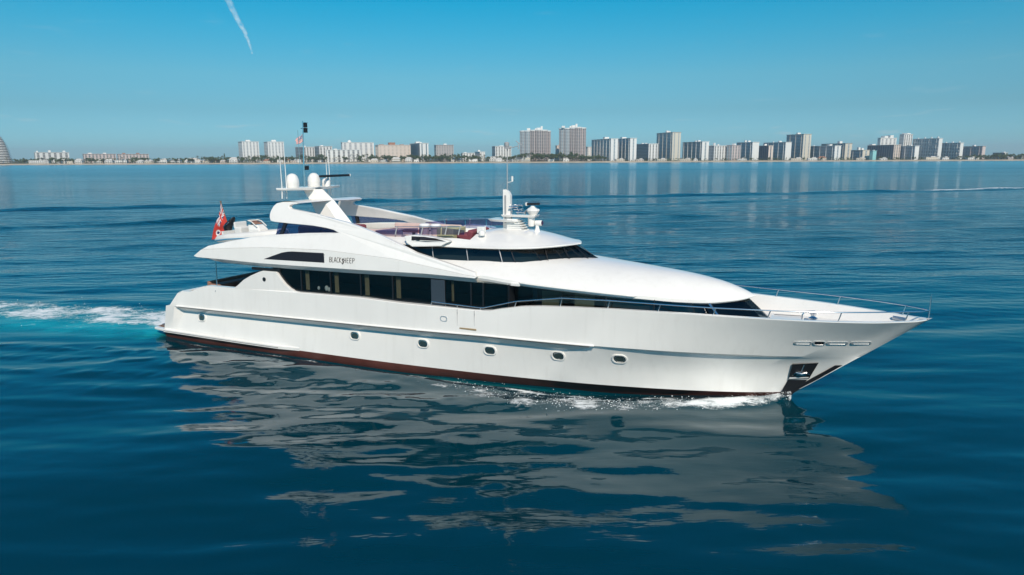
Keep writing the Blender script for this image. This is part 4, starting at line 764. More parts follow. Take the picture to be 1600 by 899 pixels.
mb = MB(); mb.loft([[(cx+a*math.cos(t_)*1.0, b_*math.sin(t_), z+.16*math.cos(t_)) for t_ in np.linspace(0, 2*math.pi, 13)[:-1]] for cx, z, a, b_ in ((-1.86, .45, .16, .14), (-1.90, .70, .26, .22), (-1.86, .92, .36, .27), (-1.72, 1.10, .33, .25), (-1.60, 1.22, .20, .16))], close=True)
mb.add([(-1.6+.20*math.cos(t_), .16*math.sin(t_), 1.22+.16*math.cos(t_)) for t_ in np.linspace(0, 2*math.pi, 13)[:-1]], [tuple(range(12))]); ob = mb.build('outboard_engine', M['black'], td, smooth=50)
mb = MB(); mb.tube([(-1.55, -.27, 1.10), (-1.72, -.29, .95), (-1.95, -.28, .85)], .018); mb.build('engine_stripe', M['steel'], ob)
mb = MB(); mb.box((-1.98, 0, .15), (.16, .1, .6)); mb.build('engine_leg', M['black'], ob, bevel=.02)
mb = MB(); mb.box((-.9, 0, -.12), (.15, 1.3, .18)); mb.box((.9, 0, -.08), (.15, 1.3, .26)); mb.build('tender_cradle', M['grey_paint'], yt); bpy.data.objects['tender_cradle'].location = (-11.95, -1.15, 5.42)

# red ensign on a slanting staff
es = MB(); es.tube([(-14.95, 0, 5.2), (-15.02, 0, 5.9), (-15.55, 0, 7.48)], .032); es.lathe([(.02, 0), (.05, .03), (.05, .07), (.01, .1)], (-15.55, 0, 7.48), 8); es.build('ensign_staff', M['teak'], yt, smooth=60)
def flag(name, H0, H1, F0, F1, nu, nv, mats, fn, wave, label, cat):
    mb = MB(); vs = []
    for j in range(nv+1):
        v = j/nv
        for i in range(nu+1):
            u = i/nu; a = Vector(H0).lerp(Vector(H1), v); b_ = Vector(F0).lerp(Vector(F1), v); p = a.lerp(b_, u)
            p += Vector((.10*math.sin(u*7+v*2), 1, .05*math.sin(u*5)))*Vector((1, wave*(math.sin(u*9+v*3.0)+.6*math.sin(v*8+u*4))*min(1, u*4), 1))[1] if False else Vector((.06*math.sin(u*6+v*2)*u, wave*(math.sin(u*8+v*4)+.7*math.sin(v*9+u*3))*min(1, u*3), 0))
            p.z -= .22*u*(1-u)*(v); vs.append(ypt(*p))
    for j in range(nv):
        for i in range(nu): mb.add([vs[j*(nu+1)+i], vs[j*(nu+1)+i+1], vs[(j+1)*(nu+1)+i+1], vs[(j+1)*(nu+1)+i]], [(0, 1, 2, 3)], fn((i+.5)/nu, (j+.5)/nv))
    o = mb.build(name, mats, None, smooth=80)
    bm = bmesh.new(); bm.from_mesh(o.data); bmesh.ops.solidify(bm, geom=bm.faces[:], thickness=.006); bm.to_mesh(o.data); bm.free()
    return tag(o, label, cat)
def ensign(u, v):
    if u < .5 and v < .5:
        a, b_ = u*2, v*2; x_, y_ = a-.5, b_-.5
        if abs(x_) < .06 or abs(y_) < .10: return 0
        if abs(x_) < .11 or abs(y_) < .18: return 2
        d = min(abs(y_-x_), abs(y_+x_))
        if d < .035: return 0
        if d < .13: return 2
        return 1
    r_ = math.hypot((u-.75)*1.6, (v-.5))
    if r_ < .10: return 1
    if r_ < .19: return 2
    return 0
flag('ensign_flag', (-15.50, -.03, 7.42), (-15.07, -.03, 6.18), (-16.45, -.12, 5.22), (-15.72, -.05, 5.42), 56, 40, [M['red'], M['navy_cloth'], M['white_cloth']], ensign, .045, 'red ensign with union canton and white badge drooping from the stern staff', 'flag')
def stripes(u, v):
    if u < .42 and v < .54: return 2 if (int(u*26) % 2 == 0 and int(v*22) % 2 == 0) else 1
    return 0 if int(v*13) % 2 == 0 else 2
flag('stars_and_stripes_flag', (-8.9, -.20, 11.32), (-8.9, -.22, 10.92), (-9.15, -.50, 11.0), (-9.1, -.52, 10.78), 24, 26, [M['red'], M['navy_cloth'], M['white_cloth']], stripes, .03, 'small stars and stripes flag flying from the tall signal mast', 'flag')

# ------------------------------------------------------------------ vapour trail high in the sky
m = bpy.data.materials.new('vapour'); m.use_nodes = True; t = m.node_tree; b = t.nodes['Principled BSDF']; b.inputs['Base Color'].default_value = (.9, .9, .9, 1); b.inputs['Roughness'].default_value = 1; b.inputs['Specular IOR Level'].default_value = 0
co = t.nodes.new('ShaderNodeTexCoord'); nzv = t.nodes.new('ShaderNodeTexNoise'); nzv.inputs['Scale'].default_value = .022; nzv.inputs['Detail'].default_value = 5; t.links.new(co.outputs['Object'], nzv.inputs['Vector'])
mr = t.nodes.new('ShaderNodeMapRange'); mr.inputs[1].default_value = .35; mr.inputs[2].default_value = .72; mr.inputs[3].default_value = .02; mr.inputs[4].default_value = .28; t.links.new(nzv.outputs[0], mr.inputs[0]); t.links.new(mr.outputs[0], b.inputs['Alpha'])
mb = MB(); path = [(-3590, 9000, 2200), (-3545, 9000, 2070), (-3512, 9000, 1960), (-3480, 9000, 1880), (-3430, 9000, 1770), (-3385, 9000, 1680), (-3330, 9000, 1570), (-3300, 9000, 1480), (-3270, 9000, 1390), (-3258, 9000, 1310)]
pp = []
for i in range(len(path)-1):
    for k in range(4): pp.append(tuple(Vector(path[i]).lerp(Vector(path[i+1]), k/4)+Vector((RNG.normal()*4, 0, 0))))
pp.append(path[-1])
mb.tube(pp, [44*(1-i/(len(pp)-1))**.8+4+RNG.random()*7 for i in range(len(pp))], 10); ct = mb.build('vapour_trail', m, None, smooth=60); tag(ct, 'thin white vapour trail slanting down the blue sky', 'cloud', None, 'stuff')
# ------------------------------------------------------------------ far shore: towers
def bandmat(name, wall, glass_, period=3.05, frac=.42, rough=.3):
    m = bpy.data.materials.new(name); m.use_nodes = True; t = m.node_tree; b = t.nodes['Principled BSDF']; b.inputs['Roughness'].default_value = rough
    co = t.nodes.new('ShaderNodeTexCoord'); sp_ = t.nodes.new('ShaderNodeSeparateXYZ'); t.links.new(co.outputs['Object'], sp_.inputs[0])
    a = t.nodes.new('ShaderNodeMath'); a.operation = 'DIVIDE'; t.links.new(sp_.outputs['Z'], a.inputs[0]); a.inputs[1].default_value = period
    f = t.nodes.new('ShaderNodeMath'); f.operation = 'FRACT'; t.links.new(a.outputs[0], f.inputs[0])
    g = t.nodes.new('ShaderNodeMath'); g.operation = 'GREATER_THAN'; t.links.new(f.outputs[0], g.inputs[0]); g.inputs[1].default_value = frac
    mx_ = t.nodes.new('ShaderNodeMix'); mx_.data_type = 'RGBA'; t.links.new(g.outputs[0], mx_.inputs[0]); mx_.inputs[6].default_value = (*wall, 1); mx_.inputs[7].default_value = (*glass_, 1)
    t.links.new(mx_.outputs[2], b.inputs['Base Color']); return m
WALL = {'white': (.74, .73, .70), 'cream': (.62, .57, .47), 'peach': (.68, .57, .49), 'grey': (.44, .40, .38), 'pink': (.60, .50, .47), 'aqua': (.25, .55, .55)}
for k, c in WALL.items(): M['wall_'+k] = mat('wall_'+k, c, .8, noise=.06, nscale=.05)
GL = {'dark': ((.54, .52, .49), (.09, .095, .11)), 'grey': ((.56, .56, .56), (.20, .21, .225)), 'blue': ((.34, .38, .42), (.05, .08, .11)), 'tan': ((.68, .59, .50), (.36, .29, .25)), 'teal': ((.05, .13, .19), (.02, .08, .13)), 'slate': ((.50, .55, .58), (.17, .22, .25)), 'navy': ((.12, .16, .22), (.04, .06, .10)), 'aqua': ((.25, .5, .5), (.1, .35, .38)), 'slategrid': ((.50, .53, .57), (.18, .22, .26)), 'grid': ((.60, .60, .60), (.07, .085, .11)), 'pinkgrid': ((.58, .48, .48), (.20, .16, .19)), 'round': ((.44, .40, .38), (.07, .07, .085))}  # slate and blue sets hold the shaded faces' blue-grey in their colour
for k, (a, b_) in GL.items(): M['win_'+k] = bandmat('windows_'+k, a, b_, frac=.62 if k in ('grid', 'pinkgrid', 'tan', 'grey') else .40)
M['roof_tile'] = mat('roof_tile', (.34, .16, .10), .85, noise=.2, nscale=.3)
M['roof_pale'] = mat('roof_pale', (.55, .53, .50), .85, noise=.15, nscale=.3)
BASE = 2.4
def tower(d):
    label, cx, cy, th, La, Lb, zt_, wc, gc, nb, boxes = d
    t_ = R(th); root = empty('apartment_tower', (cx, cy, BASE), -t_+math.pi/2); tag(root, label, 'building', 'apartment towers along the far shore')
    # local axes: +x = right face direction (sin, cos); +y = left face direction (-cos, sin)
    h_ = zt_-BASE
    mb = MB(); mb.box((Lb/2, La/2, h_/2), (Lb, La, h_)); mb.build('wall', M['wall_'+wc], root)
    mb = MB(); mb.box((Lb/2, La/2, h_+.35), (Lb+1.6, La+1.6, .7)); mb.build('parapet', M['wall_'+('grey' if 'brim' in label else wc)], root)
    for u, v, w_, z_ in boxes:
        mb = MB(); mb.box((min(max(v, w_*.6), Lb-w_*.2), min(max(u, w_*.6), max(La-w_*.3, w_*.6)), h_+.7+z_/2), (w_, w_*1.1, max(z_, 1.2)))
        if 'dome' in label: mb = MB(); mb.lathe([(w_*.45, 0), (w_*.45, 1.5), (w_*.3, 4), (.3, 5)], (v, u, h_+.7), 12)
        mb.build('roof_house', M['roof_tile'] if 'red roof' in label or 'terracotta' in label else M['wall_white'], root)
    # window stacks on the face that shows left (x = 0 plane)
    wm = M['win_'+gc]
    if La > 9:
        nL = max(1, int(La/6.2)); pitch = La/nL; gap = 1.0 if gc in ('slate', 'teal', 'navy', 'slategrid', 'blue') else 2.2
        for i in range(nL):
            mb = MB(); mb.box((-.14, (i+.5)*pitch, h_/2+.6), (.28, pitch-gap, h_-2.2)); mb.build('window_stack', wm, root)
        if gc in ('slate', 'grid', 'slategrid', 'pinkgrid'):
            for i in range(1, nL, 3):
                mb = MB(); mb.box((-.5, i*pitch, h_/2), (1.0, .5, h_-1)); mb.build('fin_wall', M['wall_'+wc], root)
        if gc in ('grid',):
            for k in range(2, int(h_/3.05), 2):
                mb = MB()
                for i in range(nL):
                    if (i*7+k*3) % 5 != 0: mb.box((-.7, (i+.5)*pitch+(k % 4-1), k*3.05+.6), (1.2, pitch*.55, 1.1))
                mb.build('balcony_row', M['wall_white'], root)
    if nb:
        pitch = Lb/nb; wd = pitch*(.42 if nb > 2 else .2)
        wm2 = M['win_'+('dark' if gc in ('blue', 'slate', 'teal', 'navy', 'slategrid') and nb > 2 else gc)]  # right face drops the shade-toned windows for plain dark ones
        for i in range(nb):
            mb = MB(); mb.box(((i+.5)*pitch, -.14, h_/2+.3), (wd, .28, h_-2.6)); mb.build('window_stack', wm2, root)
    return root
TOWERS = [
('white six-storey condominium with dark balcony stacks between palms on the left shore', -1006.1, 1470.0, 47.6, 12.4, 61.4, 25.6, 'white', 'dark', 6, [(5.6, 4.6, 3.3, 2.6), (5.6, 26.7, 4.4, 4.0), (5.6, 53.3, 4.4, 3.3)]),
('long low cream condominium with small dark windows, left one of a pair', -909.4, 1480.0, 50.4, 16.7, 60.2, 21.9, 'pink', 'dark', 9, [(7.5, 12.0, 6.7, 2.0), (7.5, 39.7, 5.6, 2.0)]),
('long low pinkish condominium with terracotta roof patches, right one of a pair', -835.8, 1480.0, 52.5, 16.9, 57.7, 21.3, 'pink', 'dark', 9, [(7.6, 11.1, 5.6, 2.0), (7.6, 38.1, 5.6, 2.0)]),
('white twin slab tower with grey balcony stacks, left of the two alone near mid left', -563.7, 1460.0, 60.9, 55.0, 33.4, 45.9, 'white', 'grey', 5, [(24.8, 15.4, 8.8, 3.3)]),
('white twin slab tower with grey balcony stacks, right of the two alone near mid left', -509.9, 1460.0, 62.7, 55.7, 32.5, 45.3, 'white', 'grey', 5, [(25.1, 15.6, 8.8, 3.7)]),
('white mid-rise block with blue-grey shaded end just behind the mast flags', -442.0, 1480.0, 50.0, 41.7, 25.3, 34.6, 'white', 'blue', 4, [(23.4, 11.4, 4.4, 2.0), (18.8, 10.1, 5.6, 2.0)]),
('white mid-rise block with shaded blue-grey left end beside the signal mast', -407.9, 1480.0, 60.0, 39.5, 27.5, 35.8, 'white', 'blue', 4, [(17.8, 9.6, 5.6, 2.0)]),
('broad low white building with rows of dark windows in front of a taller white tower', -382.3, 1440.0, 67.1, 8.4, 70.0, 27.9, 'white', 'dark', 7, [(3.8, 18.5, 6.5, 1.9)]),
('wide white tower with a round white dome on its roof', -366.1, 1510.0, 68.4, 18.7, 68.1, 44.2, 'white', 'grey', 6, [(8.4, 16.7, 9.1, 2.7)]),
('peach and white condominium with three stepped blocks and red roof peaks', -282.4, 1480.0, 71.2, 48.8, 68.7, 37.9, 'peach', 'tan', 8, [(21.9, 9.6, 8.9, 1.3), (21.9, 31.6, 13.3, 5.3), (21.9, 53.6, 7.8, 1.3)]),
('white tower with a deep blue glass shaded side and plain white end', -193.2, 1470.0, 66.5, 78.9, 19.0, 41.3, 'white', 'teal', 2, [(22.9, 8.6, 4.4, 2.0), (35.5, 4.9, 8.8, 3.3)]),
('grey-brown tower block with dense window grid and flat brim standing alone', -158.7, 1470.0, 75.0, 26.2, 37.1, 37.2, 'grey', 'dark', 7, [(11.8, 20.6, 6.6, 2.6)]),
('small pale low block with a hedge of windows left of a stepped white block', -103.8, 1480.0, 78.0, 19.3, 26.3, 20.5, 'white', 'dark', 4, [(8.7, 6.9, 4.4, 1.3)]),
('small stepped white block with a taller middle stair tower', -67.0, 1480.0, 71.4, 40.4, 11.4, 23.0, 'white', 'grey', 2, [(18.2, 1.4, 4.4, 3.3)]),
('white tower with blue shaded end behind the forward weather mast', -34.5, 1490.0, 70.0, 21.6, 36.5, 34.3, 'white', 'blue', 6, [(9.7, 16.1, 8.9, 1.3), (9.7, 32.2, 4.5, 1.3)]),
('slim peach tower squeezed beside the second tall round-bayed tower', 101.9, 1560.0, 70.0, 8, 10.9, 36.3, 'peach', 'tan', 1, [(3.6, 6.3, 3.5, 1.4)]),
('small pale tower half hidden right of the second tall round-bayed tower', 168.7, 1540.0, 70.0, 8, 9.4, 32.9, 'white', 'grey', 2, []),
('first of two joined slabs with blue-grey window side and blank white end', 207.0, 1450.0, 77.0, 119.2, 15.5, 48.3, 'white', 'slate', 1, [(47.7, 7.0, 9.8, 3.9)]),
('second of two joined slabs, whose white end is the wider one', 247.1, 1450.0, 77.0, 68.3, 14.2, 49.0, 'white', 'slate', 1, [(53.9, 6.4, 9.8, 3.0)]),
('lower blue and white block with notched white end between two tall slabs', 287.8, 1460.0, 77.0, 64.3, 20.8, 37.7, 'white', 'blue', 3, [(54.2, 9.4, 4.4, 2.0), (28.9, 5.8, 5.5, 1.3)]),
('tall blue-grey slab tower with cream end and roof brim near mid right', 341.5, 1480.0, 77.0, 78.6, 19.0, 61.8, 'cream', 'slate', 2, [(36.9, 8.6, 5.6, 3.3), (35.4, 3.7, 4.4, 4.0)]),
('broad grey slab with fine window grid and white end standing apart', 399.5, 1460.0, 77.0, 87.4, 15.9, 41.6, 'white', 'slate', 1, [(40.8, 7.2, 4.4, 2.2), (29.1, 7.2, 5.5, 2.9)]),
('white ribbed tower with stepped roof and narrow shaded side', 422.2, 1450.0, 62.0, 17.1, 35.8, 33.1, 'white', 'blue', 5, [(7.7, 7.2, 3.3, 5.2), (7.7, 17.9, 3.3, 2.6)]),
('low slab with shaded side and pinkish striped front', 459.6, 1450.0, 55.0, 13.3, 27.0, 33.5, 'pink', 'slate', 3, [(5.0, 12.2, 5.4, 3.3)]),
('grey slab with bright blank white end left of a dark blue block', 508.6, 1470.0, 77.0, 62.1, 15.5, 40.3, 'white', 'slate', 0, [(39.3, 7.0, 3.3, 4.0), (26.6, 7.0, 5.5, 3.3)]),
('dark blue glass block with narrow orange-tan end', 543.2, 1470.0, 77.0, 36.3, 10.2, 32.9, 'peach', 'navy', 1, [(21.8, 4.6, 5.5, 3.3)]),
('grey slab with blank white end touching the tall slab behind it', 582.4, 1480.0, 77.0, 81.0, 14.1, 40.2, 'white', 'slate', 0, [(54.8, 6.4, 2.2, 2.0), (31.0, 6.4, 5.6, 2.7)]),
('tall slab tower with teal-grey side, cream end and two white roof huts, right of centre', 631.8, 1510.0, 77.0, 60.2, 19.2, 57.6, 'cream', 'slate', 2, [(30.1, 8.7, 5.7, 3.4), (27.1, 4.6, 4.5, 3.4)]),
('long grey slab with rows of fine windows and white end beside the tall cream-ended slab', 678.2, 1460.0, 77.0, 80.4, 14.8, 32.1, 'white', 'slategrid', 1, [(78.2, 6.7, 3.3, 1.3), (25.4, 6.7, 6.6, 2.6)]),
('grey slab with a dark overhanging roof brim behind the long grey slab', 738.1, 1540.0, 77.0, 80.7, 17.3, 38.1, 'cream', 'slate', 1, [(28.3, 7.8, 6.9, 4.8)]),
('low pale block with several white roof huts', 737.4, 1460.0, 77.0, 35.5, 16.5, 22.7, 'cream', 'slate', 1, [(11.8, 7.4, 4.4, 3.9), (16.0, 0.0, 4.4, 5.3)]),
('small turquoise glass block in front of a dark blue building', 748.6, 1440.0, 70.0, 8, 9.6, 21.1, 'aqua', 'aqua', 0, [(3.6, 4.8, 3.2, 1.3)]),
('broad dark blue building with peach gridded end', 813.0, 1480.0, 77.0, 78.3, 16.8, 33.5, 'peach', 'navy', 3, [(72.6, 7.6, 8.9, 2.4)]),
('white tower with stepped crown rising behind the broad dark blue building', 835.9, 1580.0, 74.0, 8.4, 44.9, 50.5, 'white', 'grey', 4, [(3.8, 15.9, 9.5, 4.2), (3.8, 31.7, 9.5, 5.7)]),
('slender white tower with busy balconies and dark shaded side behind the slabs', 888.4, 1580.0, 64.0, 11.0, 30.2, 58.8, 'white', 'slate', 4, [(4.9, 17.3, 11.9, 2.1)]),
('pale grey slab with gabled bright white end', 840.7, 1450.0, 77.0, 39.2, 10.2, 30.6, 'white', 'slategrid', 0, [(17.6, 5.8, 3.3, 2.0)]),
('large dark gridded slab with white balconies, white end and four roof knobs', 919.5, 1500.0, 77.0, 71.5, 8.9, 47.3, 'white', 'grid', 0, [(60.8, 4.0, 2.2, 2.0), (42.9, 4.0, 2.2, 2.7), (25.0, 4.0, 2.2, 3.0), (7.1, 4.0, 2.2, 3.4)]),
('mid-height gridded slab with white end and three roof knobs', 960.1, 1490.0, 77.0, 47.6, 8, 37.5, 'white', 'grid', 0, [(40.8, 3.6, 2.2, 2.0), (23.8, 3.6, 2.2, 2.7), (6.8, 3.6, 2.2, 2.7)]),
('pinkish striped slab, last tall building on the right', 1008.2, 1490.0, 77.0, 49.3, 8, 29.9, 'pink', 'pinkgrid', 0, [(24.6, 3.6, 4.5, 2.7)]),
('small dark teal block with white end standing alone among trees at far right', 1135.8, 1600.0, 77.0, 30.8, 8, 16.7, 'white', 'navy', 0, [(6.8, 3.6, 4.8, 1.4)]),
('low cream block cut by the right edge of the view', 1102.2, 1500.0, 80.0, 8, 24.5, 12.7, 'cream', 'dark', 3, []),
]
for d in TOWERS: tower(d)
# two clustered towers of rounded bays
for label, cx, cy, bays in (('tall tower of rounded bays with a shaded wing, left of the round-bayed pair', 21.7, 1480, [(6, 14, 9.5, 67.0, 'wing'), (14.5, 8, 9, 67, 'wing'), (27, 2, 9, 68, ''), (37, -2, 9.5, 68.5, ''), (47, 0, 9, 68, ''), (55, 6, 7.5, 66.5, '')]),
                            ('tall tower of rounded bays, slimmer right one of the round-bayed pair', 105.6, 1480, [(6, 14, 9, 72, 'wing'), (15, 8, 9, 72, 'wing'), (27, 2, 8.5, 72.5, ''), (36, -1, 9, 73.5, ''), (45.5, 3, 8, 72.5, '')])):
    root = empty('apartment_tower', (cx, cy, BASE)); tag(root, label, 'building', 'apartment towers along the far shore')
    for x_, y_, r_, z_, k in bays:  # wing bays: windows and piers coloured darker to paint in the wing's shadow
        h_ = z_-BASE; mb = MB(); mb.lathe([(r_, 0), (r_, h_)], (x_, y_+8, 0), 14); by = mb.build('rounded_bay', M['win_slate'] if k else M['win_round'], root)
        mb = MB(); mb.lathe([(r_+.5, h_-2.2), (r_+.9, h_-2), (r_+.9, h_), (r_*.9, h_+.4)], (x_, y_+8, 0), 14); mb.build('bay_crown', M['wall_white'], by)
        for k_ in range(5):
            a_ = -math.pi/2+(k_-2)*.55; mb = MB(); mb.box((x_+(r_+.1)*math.cos(a_), y_+8+(r_+.1)*math.sin(a_), h_/2), (.9, .9, h_-2), rz=a_); mb.build('pier', M['wall_grey'] if k else M['wall_pink'], by)
    bx_ = bays[len(bays)//2][0]
    for dx, w_, z_ in ((0, 9, 5), (6, 4, 8), (-6, 5, 3.5), (-22, 7, 4)):
        mb = MB(); mb.box((bx_+dx, 12, bays[2][3]-BASE+z_/2), (w_, 6, z_)); mb.build('roof_house', M['wall_white'], root)
# the stepped curving tower cut by the left edge
root = empty('apartment_tower', (-1080, 1446, BASE)); tag(root, 'white stepped tower curving outward with stacked balconies, cut by the left edge', 'building', 'apartment towers along the far shore')
prof = linf((0, 30), (6, 30), (14, 28.5), (28, 26), (44, 21), (56, 14), (63, 9))
mb = MB(); mb.loft([[(prof(z)*.92*math.cos(a_)*1.0, prof(z)*.6*math.sin(a_)+12, z) for a_ in np.linspace(0, 2*math.pi, 21)[:-1]] for z in np.linspace(0, 63, 16)], close=True); mb.build('wall', M['dark_frame'], root)
for k in range(1, 19):
    z = k*3.4; p_ = prof(z); mb = MB(); mb.loft([[(q_*math.cos(a_), q_*.66*math.sin(a_)+12, zz) for a_ in np.linspace(0, 2*math.pi, 25)[:-1]] for q_, zz in ((p_-.5, z-.7), (p_+.3, z-.65), (p_+.3, z+.75), (p_-.5, z+.8))], close=True); mb.build('balcony_ring', M['wall_white'], root)

# ------------------------------------------------------------------ beach houses
near = sorted([(d[1], d[0]) for d in TOWERS]+[(50, 'round-bayed tower'), (130, 'slimmer round-bayed tower')])
HN = 0
def house(x_, y_, wd, dp, h_, roof, wall, kind):
    global HN; HN += 1
    root = empty('beach_house', (x_, y_, BASE-.4), RNG.normal()*.12)
    mb = MB(); mb.box((0, 0, h_/2), (wd, dp, h_)); mb.build('wall', M['wall_'+wall], root)
    if kind == 'gable':
        mb = MB(); rh = wd*.16+1.2; mb.plate([(-wd/2-.6, -dp/2-.6, h_), (wd/2+.6, -dp/2-.6, h_), (wd*.28, 0, h_+rh), (-wd*.28, 0, h_+rh)], [(-wd/2-.6, dp/2+.6, h_), (wd/2+.6, dp/2+.6, h_), (wd*.28, .2, h_+rh), (-wd*.28, .2, h_+rh)]); mb.build('roof', M[roof], root)
    else:
        mb = MB(); mb.box((0, 0, h_+.25), (wd+1.2, dp+1.2, .5)); mb.box((wd*.2, 1, h_+1.4), (wd*.4, dp*.5, 1.9)); mb.build('roof', M['roof_pale'], root)
    nf = max(1, int(h_/3)); nw = max(2, int(wd/4.2))
    for f in range(nf):
        for i in range(nw):
            mb = MB(); mb.box(((i+.5)*wd/nw-wd/2, -dp/2-.06, f*3+1.7), (wd/nw*.6, .12, 1.5)); mb.build('window', M['win_dark'], root)
    if nf > 1: mb = MB(); mb.box((0, -dp/2-.9, 3.0), (wd*.9, 1.8, .3)); mb.box((0, -dp/2-1.7, 3.6), (wd*.9, .15, .9)); mb.build('balcony', M['wall_white'], root)
    return root
F24 = 1600*24/36
px2x = lambda p, y_: (p-800)/F24*y_/1.0175
WN = {'white': 'white', 'cream': 'cream', 'peach': 'peach', 'pink': 'pale pink', 'grey': 'grey'}
hs = [(63, 30, 6, 'flat', 'white'), (98, 13, 7, 'flat', 'white'), (112, 9, 4, 'flat', 'cream'), (125, 11, 6, 'gable', 'white'), (156, 16, 6, 'flat', 'cream'), (172, 12, 6, 'gable', 'white'), (191, 18, 6, 'flat', 'white'), (221, 11, 4, 'gable', 'white'), (234, 12, 4, 'gable', 'cream'), (255, 16, 7, 'flat', 'white'), (276, 15, 6, 'flat', 'white'), (303, 26, 4, 'gable', 'white'), (323, 9, 4, 'gable', 'cream'), (334, 12, 4, 'flat', 'cream'), (350, 8, 4, 'gable', 'peach'), (366.5, 13, 8, 'gable', 'white'), (408, 10, 6, 'flat', 'white'), (419, 12, 4, 'gable', 'cream'), (439, 9, 5, 'gable', 'white'), (449, 9, 5, 'gable', 'cream'), (461, 12, 4, 'flat', 'peach'), (468, 9, 4, 'gable', 'white'), (486, 10, 4, 'gable', 'cream'), (503, 9, 4, 'flat', 'white'), (586, 12, 4, 'gable', 'cream'), (600, 14, 4, 'flat', 'white'), (620, 14, 6, 'gable', 'cream'), (640, 10, 7, 'gable', 'white'), (652, 8, 5, 'flat', 'white'), (708, 11, 5, 'gable', 'white'), (718, 8, 4, 'gable', 'cream'), (740, 14, 5, 'flat', 'white'), (771, 11, 7, 'gable', 'white'), (781, 10, 5, 'gable', 'white'), (803, 13, 7, 'flat', 'white'), (816, 12, 8, 'gable', 'white'), (824, 10, 7, 'flat', 'cream'), (862, 9, 5, 'gable', 'white'), (885, 9, 5, 'gable', 'white'), (969, 14, 3.5, 'flat', 'cream'), (1000, 12, 3.5, 'flat', 'peach'), (1034, 16, 3.5, 'flat', 'cream'), (1072, 18, 3.5, 'flat', 'cream'), (1086, 8, 3.5, 'flat', 'white'), (1160, 14, 3, 'flat', 'white'), (1245, 18, 4, 'flat', 'cream'), (1270, 14, 4, 'flat', 'white'), (1285, 12, 4, 'gable', 'cream'), (1345, 14, 3.5, 'flat', 'cream'), (1380, 12, 3, 'flat', 'white'), (1455, 18, 5, 'flat', 'cream'), (1477, 10, 4, 'flat', 'white'), (1520, 18, 3.5, 'flat', 'white'), (1578, 8, 5, 'gable', 'grey')]
used = {}
for i, (p, wpx, h_, kind, wall) in enumerate(hs):
    y_ = 1438+RNG.random()*8; wd = wpx*1.28
    o = house(px2x(p, y_), y_, wd, 9, h_+RNG.random(), 'roof_tile' if (wall in ('cream', 'peach') and kind == 'gable' and i % 2) else 'roof_pale', wall, kind)
    nm = min(near, key=lambda n: abs(n[0]-px2x(p, y_)))
    dx = px2x(p, y_)-nm[0]; rel = 'left of the base of' if dx < -28 else 'right of the base of' if dx > 28 else 'in front of'
    size = 'wide' if wpx >= 16 else 'narrow' if wpx <= 9 else 'mid-sized'; st = 'two-storey' if h_ >= 5.5 else 'single-storey'
    lab = f"{size} {WN[wall]} {st} {'hip-roofed' if kind == 'gable' else 'flat-roofed'} beach house {rel} the "+' '.join(nm[1].split()[:6]).rstrip(',')
    lab = ' '.join(lab.split()[:16]); o['label'] = lab; o['category'] = 'house'; o['group'] = 'beach houses along the shore'
    if lab in used: used[lab].append((p, o))
    else: used[lab] = [(p, o)]
for lab, l_o in used.items():
    if len(l_o) > 1:
        l_o.sort(key=lambda a: a[0])
        for (p, o), wd_ in zip(l_o, ('leftmost', 'next', 'third', 'fourth')): o['label'] = (wd_+' '+' '.join(lab.split()[1:]))

# ------------------------------------------------------------------ trees of the shore
def leafmat(name, c1, c2):
    m = bpy.data.materials.new(name); m.use_nodes = True; t = m.node_tree; b = t.nodes['Principled BSDF']; b.inputs['Roughness'].default_value = .7
    oi = t.nodes.new('ShaderNodeNewGeometry'); r_ = t.nodes.new('ShaderNodeValToRGB'); t.links.new(oi.outputs['Random Per Island'], r_.inputs[0]); r_.color_ramp.elements[0].color = (*c1, 1); r_.color_ramp.elements[1].color = (*c2, 1); t.links.new(r_.outputs[0], b.inputs['Base Color']); return m
M['leaf'] = leafmat('leaf', (.03, .055, .014), (.085, .125, .035)); M['palm_leaf'] = leafmat('palm_leaf', (.04, .055, .02), (.12, .13, .05)); M['bark'] = mat('bark', (.16, .12, .09), .9, noise=.2)
def leaf(mb, c, sz, rs):
    a = Vector(rs.normal(size=3)).normalized(); b_ = a.orthogonal().normalized()*sz; d = a.cross(b_).normalized()*sz*.7; c = Vector(c)
    mb.add([c-b_, c-d, c+b_, c+d], [(0, 1, 2, 3)], 0)
